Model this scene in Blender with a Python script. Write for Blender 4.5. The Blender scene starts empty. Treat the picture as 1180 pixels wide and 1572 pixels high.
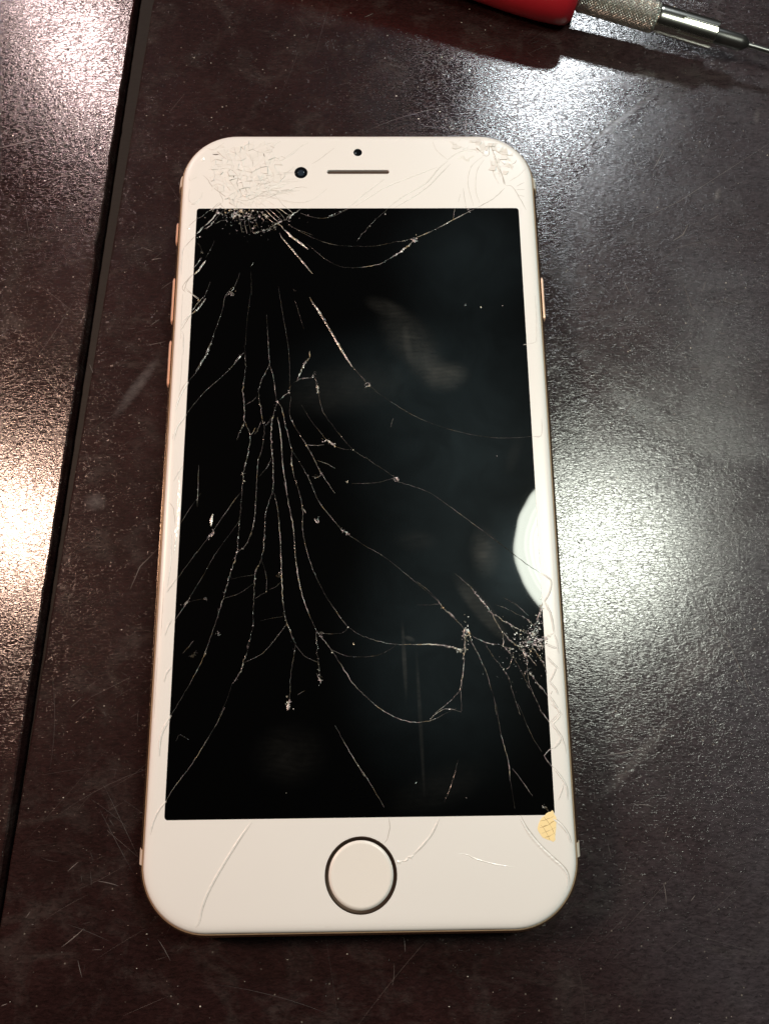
import bpy, bmesh, math, random
from mathutils import Vector, Matrix, noise as mnoise
random.seed(7)
S = 0.001                       # everything below is written in millimetres
sc = bpy.context.scene
C = sc.collection

# ------------------------------------------------------------ camera, world, lamps, exposure
cd = bpy.data.cameras.new('camera'); cam = bpy.data.objects.new('camera', cd); C.objects.link(cam)
sc.camera = cam
cam.matrix_world = Matrix(((0.99985044, 0.00772039, -0.0154755, 2.2372*S),
                           (-0.011105, 0.97258641, -0.23227646, -33.5884*S),
                           (0.013258, 0.23241358, 0.97252669, 127.1226*S),
                           (0, 0, 0, 1)))
cd.sensor_fit = 'VERTICAL'; cd.sensor_height = 36.0; cd.lens = 1150/1572*36
cd.clip_start = 0.01; cd.clip_end = 20
w = bpy.data.worlds.new('World'); sc.world = w; w.use_nodes = True
w.node_tree.nodes['Background'].inputs[0].default_value = (1.0, 0.9, 0.8, 1)
w.node_tree.nodes['Background'].inputs[1].default_value = 0.006
sc.view_settings.view_transform = 'Standard'; sc.view_settings.look = 'None'
sc.view_settings.exposure = 0.0; sc.view_settings.gamma = 1.0

def lamp(name, loc, target, r, power, col, rings=False):
    ld = bpy.data.lights.new(name, 'AREA'); ld.shape = 'DISK'; ld.size = 2*r*S
    ld.energy = power; ld.color = col
    o = bpy.data.objects.new(name, ld); C.objects.link(o)
    o.location = Vector(loc)*S
    d = (Vector(target)-Vector(loc)); o.rotation_euler = d.to_track_quat('-Z', 'Y').to_euler()
    if rings:                                   # the lamp head's diffuser has faint concentric mouldings
        ld.use_nodes = True; nt = ld.node_tree; em = nt.nodes['Emission']
        g = nt.nodes.new('ShaderNodeNewGeometry')
        sub = nt.nodes.new('ShaderNodeVectorMath'); sub.operation = 'SUBTRACT'; sub.inputs[1].default_value = (.5, .5, 0)
        ln = nt.nodes.new('ShaderNodeVectorMath'); ln.operation = 'LENGTH'
        nt.links.new(g.outputs['Parametric'], sub.inputs[0]); nt.links.new(sub.outputs[0], ln.inputs[0])
        cr = nt.nodes.new('ShaderNodeValToRGB'); cr.color_ramp.interpolation = 'LINEAR'
        el = cr.color_ramp.elements
        el[0].position = 0; el[0].color = (1.5,)*3+(1,)
        el[1].position = .5; el[1].color = (.25,)*3+(1,)
        for p, v in ((.33, 1.5), (.35, 1.3), (.358, .70), (.372, 1.15), (.38, .72), (.398, 1.0), (.405, .72), (.43, .85), (.437, .70), (.475, .72), (.488, .62)):
            e = el.new(p); e.color = (v,)*3+(1,)
        nt.links.new(ln.outputs['Value'], cr.inputs[0]); nt.links.new(cr.outputs[0], em.inputs['Color'])
    return o
lamp('bench_lamp', (105.0, 29.0, 220.0), (38, -11, 7), 39, .34, (.95, 1.0, .87), True)
lamp('ceiling_lamp', (217.0, 666.0, 600.0), (30, 70, 0), 42, 1.7, (.90, .96, 1.0))
lamp('warm_lamp', (-241.0, 55.0, 220.0), (-20, 0, 0), 22, .64, (1.0, .66, .50))
lamp('far_warm_lamp', (-540.0, 823.0, 600.0), (-40, 90, 0), 40, 1.9, (1.0, .75, .72))

# ------------------------------------------------------------ helpers
def mesh(name, verts, faces, mats, parent=None, smooth=False, sharp=None, mi=None):
    me = bpy.data.meshes.new(name)
    me.from_pydata([(x*S, y*S, z*S) for x, y, z in verts], [], faces)
    for m in (mats if isinstance(mats, (list, tuple)) else [mats]): me.materials.append(m)
    if mi: me.polygons.foreach_set('material_index', mi)
    if smooth or sharp: me.polygons.foreach_set('use_smooth', [True]*len(me.polygons))
    if sharp: me.set_sharp_from_angle(angle=math.radians(sharp))
    me.validate(); me.update()
    o = bpy.data.objects.new(name, me); C.objects.link(o)
    if parent: o.parent = parent
    return o
def tag(o, **k):
    for a, b in k.items(): o[a] = b
    return o
def rrect(hx, hy, r, n=14, cx=0, cy=0):
    out = []
    for (sx, sy, a0) in ((1, 1, 0), (-1, 1, 90), (-1, -1, 180), (1, -1, 270)):
        for i in range(n+1):
            a = math.radians(a0+90*i/n)
            out.append((cx+sx*(hx-r)+r*math.cos(a), cy+sy*(hy-r)+r*math.sin(a)))
    return out
def loft(rings, cap0=False, cap1=False):
    """rings: lists of 3-D points, equal length"""
    v = [p for r in rings for p in r]; n = len(rings[0]); f = []
    for k in range(len(rings)-1):
        for i in range(n):
            j = (i+1) % n
            f.append((k*n+i, k*n+j, (k+1)*n+j, (k+1)*n+i))
    if cap0: f.append(tuple(reversed(range(n))))
    if cap1: f.append(tuple(range((len(rings)-1)*n, len(rings)*n)))
    return v, f
def circ(cx, cy, r, z, n=48):
    return [(cx+r*math.cos(2*math.pi*i/n), cy+r*math.sin(2*math.pi*i/n), z) for i in range(n)]
def rbox(cx, cy, cz, hx, hy, hz, b):
    """box with rounded outline in the y/z plane and bevelled x faces"""
    def ring(x, s):
        return [(x, y, z) for y, z in rrect(hy-s, hz-s, min(b, hz-s-.01), 6, cy, cz)]
    return loft([ring(cx-hx, .25), ring(cx-hx+.2, 0), ring(cx+hx-.2, 0), ring(cx+hx, .25)], True, True)

# ------------------------------------------------------------ materials
class N:
    def __init__(s, name):
        s.m = bpy.data.materials.new(name); s.m.use_nodes = True; s.t = s.m.node_tree
        s.b = s.t.nodes['Principled BSDF']
    def n(s, typ, **k):
        x = s.t.nodes.new(typ)
        for a, b in k.items(): setattr(x, a, b)
        return x
    def l(s, a, b): s.t.links.new(a, b)
    def set(s, **k):
        for a, b in k.items():
            i = s.b.inputs[a.replace('_', ' ')]
            i.default_value = b if not (isinstance(b, tuple) and len(b) == 3 and i.type == 'RGBA') else b+(1,)
        return s
    def coord(s, scale=(1, 1, 1), rot=(0, 0, 0), loc=(0, 0, 0)):
        tc = s.n('ShaderNodeTexCoord'); mp = s.n('ShaderNodeMapping')
        mp.inputs['Scale'].default_value = [q/S for q in scale]
        mp.inputs['Rotation'].default_value = rot; mp.inputs['Location'].default_value = loc
        s.l(tc.outputs['Object'], mp.inputs[0]); return mp.outputs[0]
    def noise(s, vec, scale=1, detail=4, rough=.55, dist=0):
        x = s.n('ShaderNodeTexNoise'); x.inputs['Scale'].default_value = scale; x.inputs['Detail'].default_value = detail
        x.inputs['Roughness'].default_value = rough; x.inputs['Distortion'].default_value = dist
        s.l(vec, x.inputs['Vector']); return x.outputs['Fac']
    def ramp(s, fac, *st):
        x = s.n('ShaderNodeValToRGB'); el = x.color_ramp.elements
        while len(el) < len(st): el.new(.5)
        for e, (p, c) in zip(el, st):
            e.position = p; e.color = (c, c, c, 1) if not isinstance(c, tuple) else c+(1,)
        s.l(fac, x.inputs[0]); return x.outputs[0]
    def mix(s, f, a, b):
        x = s.n('ShaderNodeMix', data_type='RGBA')
        for i, q in ((0, f), (6, a), (7, b)):
            if isinstance(q, (int, float)): x.inputs[i].default_value = q if i == 0 else (q, q, q, 1)
            elif isinstance(q, tuple): x.inputs[i].default_value = q+(1,)
            else: s.l(q, x.inputs[i])
        return x.outputs[2]
    def math(s, op, a, b=0, clamp=False):
        x = s.n('ShaderNodeMath', operation=op); x.use_clamp = clamp
        for i, q in ((0, a), (1, b)):
            if isinstance(q, (int, float)): x.inputs[i].default_value = q
            else: s.l(q, x.inputs[i])
        return x.outputs[0]
    def bump(s, h, dist, strength=1, nrm=None):
        x = s.n('ShaderNodeBump'); x.inputs['Distance'].default_value = dist*S; x.inputs['Strength'].default_value = strength
        s.l(h, x.inputs['Height'])
        if nrm: s.l(nrm, x.inputs['Normal'])
        return x.outputs[0]
    def blob(s, cx, cy, rx, ry, ang, soft=1.0):
        """soft elliptical stain, 1 in the middle and 0 at its rim"""
        tc = s.n('ShaderNodeTexCoord'); mp = s.n('ShaderNodeMapping', vector_type='TEXTURE')
        mp.inputs['Location'].default_value = (cx*S, cy*S, 0); mp.inputs['Rotation'].default_value = (0, 0, math.radians(ang))
        mp.inputs['Scale'].default_value = (rx*S, ry*S, 1)
        s.l(tc.outputs['Object'], mp.inputs[0])
        ln = s.n('ShaderNodeVectorMath', operation='LENGTH'); s.l(mp.outputs[0], ln.inputs[0])
        mr = s.n('ShaderNodeMapRange', interpolation_type='SMOOTHSTEP'); s.l(ln.outputs['Value'], mr.inputs[0])
        mr.inputs['From Min'].default_value = 1.0; mr.inputs['From Max'].default_value = 1-soft
        return mr.outputs[0]

def mat_table(name, tint):
    k = N(name)
    v = k.coord((1, 1, 1))
    # leathery grain: cells elongated along x with fine dark joints, broken up by warping
    vw = k.n('ShaderNodeVectorMath', operation='ADD')
    nz = k.n('ShaderNodeTexNoise'); nz.inputs['Scale'].default_value = 1.1; nz.inputs['Detail'].default_value = 3
    k.l(v, nz.inputs['Vector'])
    sc_ = k.n('ShaderNodeVectorMath', operation='SCALE'); k.l(nz.outputs['Color'], sc_.inputs[0]); sc_.inputs['Scale'].default_value = 1.0
    k.l(v, vw.inputs[0]); k.l(sc_.outputs[0], vw.inputs[1])
    st = k.n('ShaderNodeVectorMath', operation='MULTIPLY'); k.l(vw.outputs[0], st.inputs[0]); st.inputs[1].default_value = (.62, 2.3, 1)
    vo = k.n('ShaderNodeTexVoronoi', feature='DISTANCE_TO_EDGE'); vo.inputs['Scale'].default_value = 1.0; k.l(st.outputs[0], vo.inputs['Vector'])
    cells = k.ramp(vo.outputs['Distance'], (0, 0), (.10, .85), (.16, 1))
    st2 = k.n('ShaderNodeVectorMath', operation='MULTIPLY'); k.l(vw.outputs[0], st2.inputs[0]); st2.inputs[1].default_value = (1.2, 4.4, 1)
    fine = k.noise(st2.outputs[0], 1.0, 5, .65)
    big = k.noise(v, .045, 4, .6)
    worn = k.noise(v, .13, 5, .7, .6)
    h = k.math('ADD', k.math('MULTIPLY', cells, .26), k.math('MULTIPLY', fine, .85))
    h = k.math('MULTIPLY', h, k.ramp(k.noise(v, .09, 4, .6, .5), (.3, .75), (.62, 1.1)))
    dents = k.ramp(k.noise(v, .55, 4, .6, 1.2), (.22, 0), (.36, 1))
    b0 = k.bump(dents, .035, .7)
    b1 = k.bump(h, .026, 1, b0)
    sp = k.noise(v, 3.2, 2, .5)
    b2 = k.bump(k.ramp(sp, (.62, 0), (.74, 1)), .03, .5, b1)
    k.l(b2, k.b.inputs['Normal'])
    base = k.mix(k.ramp(big, (.35, 0), (.68, 1)), tint, tuple(c*1.5 for c in tint))
    base = k.mix(k.ramp(worn, (.5, 0), (.8, .55)), base, (.050, .043, .040))
    # cool light haze painted into the base colour, stronger on the far right
    light_haze = k.math('MULTIPLY', k.blob(100, -25, 92, 190, 0, .8), k.ramp(k.noise(v, .035, 4, .6, .8), (.25, .45), (.6, 1)))
    base = k.mix(light_haze, base, (.050, .046, .054))
    # faint cloudy wipe marks
    sm = k.noise(k.coord((.05, .16, 1), (0, 0, math.radians(35))), 1, 5, .65, .8)
    base = k.mix(k.ramp(sm, (.58, 0), (.78, .35)), base, (.075, .066, .060))
    for q in ((45, -44.5, 13, 1.3, 43, .5), (53, 77.8, 15, .8, 40, .55), (-40.5, 20, 8.5, 1.5, 58, .6), (-46, -1, 2.5, 2.2, 0, .5), (70, 60, 2, .8, 70, .8), (56, -30, 9, 4, 40, .4), (80, 78, .8, 2.6, -12, .6)):
        base = k.mix(k.math('MULTIPLY', k.blob(*q[:5], .9), k.math('MULTIPLY', q[5], k.ramp(worn, (.3, .5), (.6, 1)))), base, (.110, .100, .100))
    gr = k.noise(st2.outputs[0], .75, 4, .7)
    mg = k.n('ShaderNodeMix', data_type='RGBA', blend_type='MULTIPLY'); mg.inputs[0].default_value = 1
    k.l(base, mg.inputs[6]); k.l(k.ramp(gr, (.34, .55), (.66, 1.5)), mg.inputs[7]); base = mg.outputs[2]
    # dust specks and short light scuffs
    sv = k.n('ShaderNodeTexVoronoi', feature='F1'); sv.inputs['Scale'].default_value = .42; k.l(v, sv.inputs['Vector'])
    base = k.mix(k.ramp(sv.outputs['Distance'], (.03, .5), (.07, 0)), base, (.30, .27, .23))
    k.l(base, k.b.inputs['Base Color'])
    r = k.ramp(worn, (.3, .40), (.75, .55))
    k.l(k.math('ADD', r, k.math('MULTIPLY', k.ramp(fine, (.3, 1), (.7, 0)), .06)), k.b.inputs['Roughness'])
    k.set(Specular_IOR_Level=.07, Coat_IOR=1.72)
    k.l(k.math('MULTIPLY', k.ramp(cells, (.2, .45), (.95, 1)), 1.0), k.b.inputs['Coat Weight'])
    # rougher coat in streaks and patches: duller there
    sm_ = k.noise(k.coord((.035, .11, 1), (0, 0, math.radians(38))), 1, 4, .6, 1.2)
    dull_mask = k.math('MULTIPLY', k.blob(79.6, 46.0, 46, 41, 39.8, .08), .11)
    dull_mask = k.math('ADD', dull_mask, k.math('MULTIPLY', k.blob(46, 10.2, 11, 9.6, 0, .10), .06))
    dull_mask = k.math('ADD', dull_mask, k.math('MULTIPLY', k.blob(66, 20, 14, 60, 0, .9), .10))
    k.l(k.math('ADD', k.math('ADD', k.ramp(worn, (.3, .045), (.7, .10)), k.math('MULTIPLY', k.ramp(sm_, (.5, 0), (.72, 1)), .055)), dull_mask), k.b.inputs['Coat Roughness']); k.l(b2, k.b.inputs['Coat Normal'])
    return k.m
M = {}
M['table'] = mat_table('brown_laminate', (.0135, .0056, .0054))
M['leaf'] = mat_table('brown_laminate_leaf', (.0135, .0056, .0054))
k = N('edge_band'); v = k.coord((.5, 6, 1)); f = k.noise(v, 1, 4)
k.l(k.mix(f, (.011, .009, .008), (.024, .020, .017)), k.b.inputs['Base Color']); k.set(Roughness=.62, Specular_IOR_Level=.15)
k.l(k.bump(f, .05, .5), k.b.inputs['Normal']); M['edge'] = k.m
k = N('gap_dark'); k.set(Base_Color=(.004, .003, .003), Roughness=.9); M['gap'] = k.m
def mat_plain(name, col, rough=.4, metal=0, spec=.5, coat=0, crough=.03, bump=None):
    k = N(name); k.set(Base_Color=col, Roughness=rough, Metallic=metal, Specular_IOR_Level=spec, Coat_Weight=coat, Coat_Roughness=crough)
    if bump:
        k.l(k.bump(k.noise(k.coord((1, 1, 1)), bump[0], 4), bump[1], .6), k.b.inputs['Normal'])
    return k.m
# white paint under glass
k = N('white_bezel'); big = k.noise(k.coord(), .05, 3)
k.l(k.mix(big, (.79, .775, .755), (.82, .81, .795)), k.b.inputs['Base Color']); k.set(Roughness=.33, Specular_IOR_Level=.45)
k.l(k.bump(k.noise(k.coord(), .25, 2), .02, .25), k.b.inputs['Normal']); M['bezel'] = k.m
k = N('shattered_white'); k.l(k.mix(k.noise(k.coord(), 1.3, 4), (.79, .775, .755), (.84, .825, .80)), k.b.inputs['Base Color'])
k.set(Roughness=.2, Specular_IOR_Level=.6); M['shard'] = k.m
M['groove'] = mat_plain('crack_shade', (.50, .475, .445), .5)  # grey shade painted along the border cracks
M['shard_edge'] = mat_plain('shard_edge', (.64, .615, .58), .4)
M['groove_dark'] = mat_plain('crack_open', (.06, .045, .04), .5)
M['ridge'] = mat_plain('crack_ridge', (.86, .85, .82), .18, spec=.8)
M['gold'] = mat_plain('gold_aluminium', (.80, .58, .34), .26, 1.0, bump=(6, .004))
M['button'] = mat_plain('gold_button', (.95, .62, .46), .42, .55)
M['gasket'] = mat_plain('gasket', (.36, .25, .16), .45)
M['band'] = mat_plain('antenna_band', (.72, .64, .55), .45)
M['black'] = mat_plain('sensor_black', (.004, .005, .007), .12, spec=.6)
M['slot'] = mat_plain('slot_wall', (.10, .065, .05), .6)
M['grille'] = mat_plain('grille', (.09, .06, .045), .55, .5)
M['ring'] = mat_plain('home_ring', (.30, .20, .15), .30, 1.0)
M['home'] = mat_plain('home_white', (.82, .79, .75), .3)
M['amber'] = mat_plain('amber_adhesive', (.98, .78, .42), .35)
# display: black cover glass; smears, plus reflections painted into the colour
k = N('display_glass')
v = k.coord()
REFL_HAZE = [(26, -14, 9, 13, 0, 1.2, 1), (13, -27, 20, 28, 0, .62, 1), (17, 8, 24, 34, 0, .66, 1), (20, 42, 18, 16, 0, .42, 1), (4, 20, 24, 12, 8, .30, 1)]  # dim room reflection, painted as a bluish gradient
SMEAR_REFL = [  # cx, cy, rx, ry, angle, amount, softness
    (9, 26, 8.5, 5, -50, 1.2, .95), (15, 19.0, 5, 3.4, 12, 2.4, .95), (8.5, 25, 1.0, 5, 8, 1.1, .9), (12, 21, 6, 4, -48, 1.5, .95),
    (-2, 17, 14, 6, 10, .55, .9), (5, 32, 5, 2.2, -25, .8, .8), (9.4, -9.8, 4.5, 2.4, -5, .5, .9),
    (20.3, -11.8, 3.0, 5.2, 5, 2.6, 1), (19.3, -20.8, 1.8, 7.5, 38, 1.7, .6), (-10.7, -43, 7, 6, 0, .35, .9), (12, -48, 10, 4, 20, .3, .9),  # the first one paints the glow beside the lamp reflection
    (7.0, -29, .45, 7, 2, 1.3, .6), (9.3, -38, .40, 13, 2, .8, .6), (7.9, -25.6, 1.1, .5, -20, 1.6, .7), (26, 5, 1.6, 5, -20, .4, .8)]  # tall narrow ones paint faint vertical reflections
def total(lst):
    acc = None
    for a in lst:
        q = k.math('MULTIPLY', k.blob(a[0], a[1], a[2], a[3], a[4], a[6]), a[5])
        acc = q if acc is None else k.math('ADD', acc, q)
    return acc
refl_haze = total(REFL_HAZE); acc = total(SMEAR_REFL)
streak = k.noise(k.coord((.16, .42, 1), (0, 0, math.radians(-24))), 1, 5, .62, 1.6)
wv = k.n('ShaderNodeTexWave', bands_direction='Y'); wv.inputs['Scale'].default_value = .42; wv.inputs['Distortion'].default_value = 14
wv.inputs['Detail'].default_value = 2; wv.inputs['Detail Scale'].default_value = .22; k.l(v, wv.inputs['Vector'])
tex = k.math('MULTIPLY', k.ramp(streak, (.25, .35), (.75, 1)), k.ramp(wv.outputs['Fac'], (0, .84), (1, 1.05)))
smear_refl = k.math('MULTIPLY', acc, tex)
smear_refl = k.math('MULTIPLY', smear_refl, k.ramp(k.noise(v, .28, 4, .6, .5), (.25, .5), (.7, 1.15)))
hz = k.math('MULTIPLY', refl_haze, k.ramp(k.noise(v, .10, 4, .6, .8), (.25, .6), (.7, 1.2)))
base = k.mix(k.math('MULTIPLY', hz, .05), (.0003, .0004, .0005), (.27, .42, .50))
base = k.mix(k.math('MULTIPLY', smear_refl, .034), base, (.50, .50, .46))
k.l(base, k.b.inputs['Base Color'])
k.set(Roughness=.42, Specular_IOR_Level=.02, Coat_Weight=1.0, Coat_Roughness=.022, Coat_IOR=1.62)
k.l(k.bump(k.noise(v, .09, 2), .05, .4), k.b.inputs['Coat Normal'])
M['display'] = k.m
def mat_crack(name, dark):
    k = N(name); v = k.coord()
    n1 = k.noise(v, 2.2, 3, .6); n2 = k.noise(v, .55, 3, .6, .4)
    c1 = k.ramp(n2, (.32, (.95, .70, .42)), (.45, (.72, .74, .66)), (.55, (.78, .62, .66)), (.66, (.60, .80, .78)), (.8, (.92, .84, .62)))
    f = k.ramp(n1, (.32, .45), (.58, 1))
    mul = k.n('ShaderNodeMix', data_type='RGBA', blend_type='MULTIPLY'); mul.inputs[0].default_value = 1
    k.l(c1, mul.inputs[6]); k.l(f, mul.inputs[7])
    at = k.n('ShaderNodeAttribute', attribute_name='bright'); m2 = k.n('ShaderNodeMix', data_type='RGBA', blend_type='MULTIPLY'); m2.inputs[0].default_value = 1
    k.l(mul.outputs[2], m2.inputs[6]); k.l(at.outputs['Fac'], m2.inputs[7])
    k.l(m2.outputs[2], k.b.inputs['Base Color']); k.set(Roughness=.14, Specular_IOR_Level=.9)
    k.l(k.bump(k.noise(v, 3, 3), .1, .7), k.b.inputs['Normal'])
    return k.m
M['crack'] = mat_crack('fractured_glass', .03)

# ------------------------------------------------------------ the table
def gapx(y): return -52.6 + 0.058*(y+10)          # middle of the gap between leaf and table top
def jit(y, a, s): return a*mnoise.noise(Vector((y*s, 3.1, 0)))
ys = [-260, -200, -150] + [-120+i*1.5 for i in range(200)] + [200, 240, 300, 420]
def bandw(y): return max(.15, 1.0 + (y+10)*.0165)
v = []; f = []
for y in ys:
    x0 = gapx(y)+.55+bandw(y)+jit(y, .12, .35)
    v += [(x0, y, -14), (x0, y, -.22), (x0+.3, y, 0), (300, y, 0), (300, y, -14)]
for i in range(len(ys)-1):
    a, b = i*5, i*5+5
    for q in range(4): f.append((a+q, a+q+1, b+q+1, b+q))
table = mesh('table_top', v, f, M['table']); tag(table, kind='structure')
v = []; f = []
for y in ys:                                        # lower strip of edging along the table top
    x0 = gapx(y)+.55+jit(y, .10, .5); x1 = gapx(y)+.55+bandw(y)+jit(y, .12, .35)-.03
    v += [(x0, y, -14), (x0, y, -1.0), (x0+.18, y, -.8), (x1, y, -.45), (x1, y, -14)]
for i in range(len(ys)-1):
    a, b = i*5, i*5+5
    for q in range(4): f.append((a+q, a+q+1, b+q+1, b+q))
mesh('edge_band', v, f, M['edge'], table)
TL = math.tan(math.radians(7))
v = []; f = []
for y in ys:
    g = gapx(y); chip = max(0, mnoise.noise(Vector((y*.21, 9, 0)))-.25)*.9
    x0 = g-.50-abs(jit(y, .22, .8))-chip
    z = lambda x: (x-g)*TL
    v += [(-320, y, z(-320)-14), (-320, y, z(-320)), (x0-.25, y, z(x0-.25)), (x0, y, z(x0)-.25), (x0, y, -14)]
for i in range(len(ys)-1):
    a, b = i*5, i*5+5
    for q in range(4): f.append((a+q, a+q+1, b+q+1, b+q))
leaf = mesh('table_leaf', v, f, M['leaf']); tag(leaf, kind='structure')
v = [(gapx(y)+dx, y, -13) for y in (-260, 420) for dx in (-4, 4)]
under = mesh('table_underframe', v, [(0, 1, 3, 2)], M['gap']); tag(under, kind='structure')

# scratches and grit lying in/on the laminate
def strokes(items, z, zfun=None):
    v = []; f = []
    for pts, wd in items:
        n = len(pts); b = len(v)
        for i, (x, y) in enumerate(pts):
            p = pts[max(i-1, 0)]; q = pts[min(i+1, n-1)]
            dx, dy = q[0]-p[0], q[1]-p[1]; L = math.hypot(dx, dy) or 1
            t = i/(n-1); ww = wd*.5*(math.sin(math.pi*(.08+.84*t)))
            nx, ny = -dy/L*ww, dx/L*ww; zz = z + (zfun(x, y) if zfun else 0)
            v += [(x-nx, y-ny, zz), (x, y, zz+ww*.5), (x+nx, y+ny, zz)]
        for i in range(n-1):
            a = b+i*3
            f += [(a, a+1, a+4, a+3), (a+1, a+2, a+5, a+4)]
    return v, f
def rand_strokes(n, x0, x1, y0, y1, lmin, lmax, wmin, wmax, ok):
    out = []
    cl = [(random.uniform(x0, x1), random.uniform(y0, y1)) for _ in range(14)]
    while len(out) < n:
        x, y = random.uniform(x0, x1), random.uniform(y0, y1)
        if random.random() < .6:
            q = random.choice(cl); x, y = random.gauss(q[0], 7), random.gauss(q[1], 9)
        if not ok(x, y): continue
        a = random.choice((random.gauss(35, 25), random.gauss(35, 18), random.gauss(-45, 25), random.uniform(0, 180)))
        L = lmin+(lmax-lmin)*random.random()**3; c = random.gauss(0, .25); pts = []
        m = 7; a = math.radians(a)
        for i in range(m):
            pts.append((x, y)); x += math.cos(a)*L/(m-1); y += math.sin(a)*L/(m-1); a += c/m
        if not (ok(*pts[-1])): continue
        out.append((pts, random.uniform(wmin, wmax)))
    return out
okr = lambda x, y: x > gapx(y)+1.2+bandw(y)
okl = lambda x, y: x < gapx(y)-1.3
M['scr'] = mat_plain('scratch_pale', (.13, .115, .11), .5)
M['scr2'] = mat_plain('scratch_faint', (.034, .025, .024), .5)
M['grit'] = mat_plain('grit', (.60, .56, .50), .5)
it = rand_strokes(300, -60, 90, -85, 110, 1, 20, .035, .07, okr)
v, f = strokes(it, .003); tag(mesh('faint_scratches', v, f, M['scr2'], table), kind='stuff')
it = rand_strokes(230, -60, 90, -85, 110, .3, 4, .05, .13, okr)
TR = [([(60.4, 70.22), (58.82, 67.23), (57.9, 65.74)], 0.16), ([(63.44, 53.39), (62.33, 51.26), (60.17, 49.85)], 0.25), ([(62.06, 25.49), (63.8, 22.64)], 0.16), ([(66.96, 18.78), (69.6, 15.85)], 0.16), ([(67.11, 14.99), (67.95, 12.11)], 0.18), ([(38.19, -44.4), (43.04, -43.75), (46.83, -43.09)], 0.16), ([(52.59, -33.85), (54.36, -32.5)], 0.18), ([(47.66, 69.92), (51.22, 66.05)], 0.1), ([(60.36, -32.56), (60.64, -32.04)], 0.2), ([(-38.96, -16.39), (-37.56, -12.5), (-34.43, -9.14)], 0.12), ([(-49.04, 24.76), (-48.33, 23.22)], 0.25), ([(55.62, 44.29), (61.03, 48.45), (71.43, 51.24)], 0.05), ([(61.24, 40.83), (62.22, 36.08), (65.47, 32.05)], 0.08), ([(50.73, 52.7), (62.06, 58.42), (81.71, 71.72)], 0.08), ([(-44.15, -34.03), (-37.98, -30.96)], 0.1), ([(-47.2, -35.54), (-45.72, -34.22)], 0.16), ([(-39.97, -54.52), (-34.59, -58.68)], 0.09), ([(58.46, -20.09), (61.73, -25.61), (64.53, -34.19), (67.25, -38.4)], 0.08), ([(-34.88, 83.15), (-37.39, 79.3)], 0.1)]
it += [(p, wd) for p, wd in TR]
v, f = strokes(it, .005); tag(mesh('scratches', v, f, M['scr'], table), kind='stuff')
zl = lambda x, y: (x-gapx(y))*TL
it = rand_strokes(160, -80, -46, -85, 110, .5, 14, .04, .09, okl)
v, f = strokes(it, .004, zl); tag(mesh('scratches', v, f, M['scr2'], leaf), kind='stuff')
def grit(n, ok, x0, x1, zf, parent):
    v = []; f = []; c = 0
    while c < n:
        x, y = random.uniform(x0, x1), random.uniform(-85, 112)
        if not ok(x, y): continue
        r = .035+.13*random.random()**4; z = zf(x, y); a = random.random()*6; e = random.uniform(.4, 1)
        b = len(v)
        for i in range(5):
            t = a+i*2*math.pi/5; v.append((x+r*math.cos(t), y+r*e*math.sin(t), z+.002))
        v.append((x, y, z+.05+r*.5)); f += [(b+i, b+(i+1) % 5, b+5) for i in range(5)]; c += 1
    tag(mesh('dust_specks', v, f, M['grit'], parent), kind='stuff')
grit(900, okr, -60, 92, lambda x, y: 0, table)
grit(150, okl, -80, -46, zl, leaf)

# ------------------------------------------------------------ the phone
phone = bpy.data.objects.new('smartphone', None); C.objects.link(phone); phone.empty_display_size = .02
tag(phone, label='white smartphone with gold edges and cracked black screen lying face up on the table', category='phone')
HX, HY, R = 33.3, 68.85, 10.8
prof = [(3.4, .02), (2.0, .22), (1.0, .75), (.35, 1.6), (.05, 2.6), (0, 3.5), (.05, 4.3), (.28, 5.2), (.60, 5.85), (.82, 6.12), (.98, 6.2)]
rings = [[(x, y, z) for x, y in rrect(HX-i, HY-i, R-i, 16)] for i, z in prof]
rings.append([(x, y, 6.0) for x, y in rrect(HX-1.3, HY-1.3, R-1.3, 16)])
v, f = loft(rings, True, True); mesh('housing', v, f, M['gold'], phone, sharp=50)
# antenna bands cross the side wall
def band(side, y0, y1, proud=.10):
    v = []; f = []; P = prof[1:10]
    for (i, z) in P:
        r = R-i; hx = HX-i; hy = HY-i
        row = []
        for y in (y0, (y0+y1)/2, y1):
            cy = hy-r
            dx = 0 if abs(y) <= cy else r-math.sqrt(max(0, r*r-(abs(y)-cy)**2))
            row.append((side*(hx-dx+proud*(1 if z < 6.0 else .3)), y, z+(.02 if z > 5.5 else 0)))
        v += [(row[0][0]-side*(proud+.3), y0, z)]+row+[(row[2][0]-side*(proud+.3), y1, z)]
    for a in range(len(P)-1):
        for q in range(4): f.append((a*5+q, a*5+q+1, a*5+q+6, a*5+q+5))
    return mesh('antenna_band', v, f, M['band'], phone)
band(-1, -58.4, -56.3, .11); band(1, -58.2, -56.2, .11); band(-1, 57.4, 59.6, .12); band(1, 57.0, 59.2, .12)
# keys
def key(name, side, y0, y1, z=3.9, hz=1.0, out=.24):
    v, f = rbox(side*(HX+out-.5), (y0+y1)/2, z, .5, abs(y1-y0)/2, hz, .7)
    return mesh(name, v, f, M['button'], phone, sharp=40)
key('mute_switch', -1, 46.2, 50.8, 4.2, .8, .16)
key('volume_button', -1, 30.5, 39.6); key('volume_button', -1, 18.4, 27.3)
key('power_button', 1, 30.9, 39.5)
# gasket between housing and glass
rg = []
for i, z in ((.84, 6.0), (.86, 6.28), (.98, 6.33), (1.16, 6.28), (1.16, 6.0)):
    rg.append([(x, y, z) for x, y in rrect(HX-i, HY-i, R-i, 16)])
v, f = loft(rg); mesh('gasket', v, f, M['gasket'], phone, smooth=True)
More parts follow.
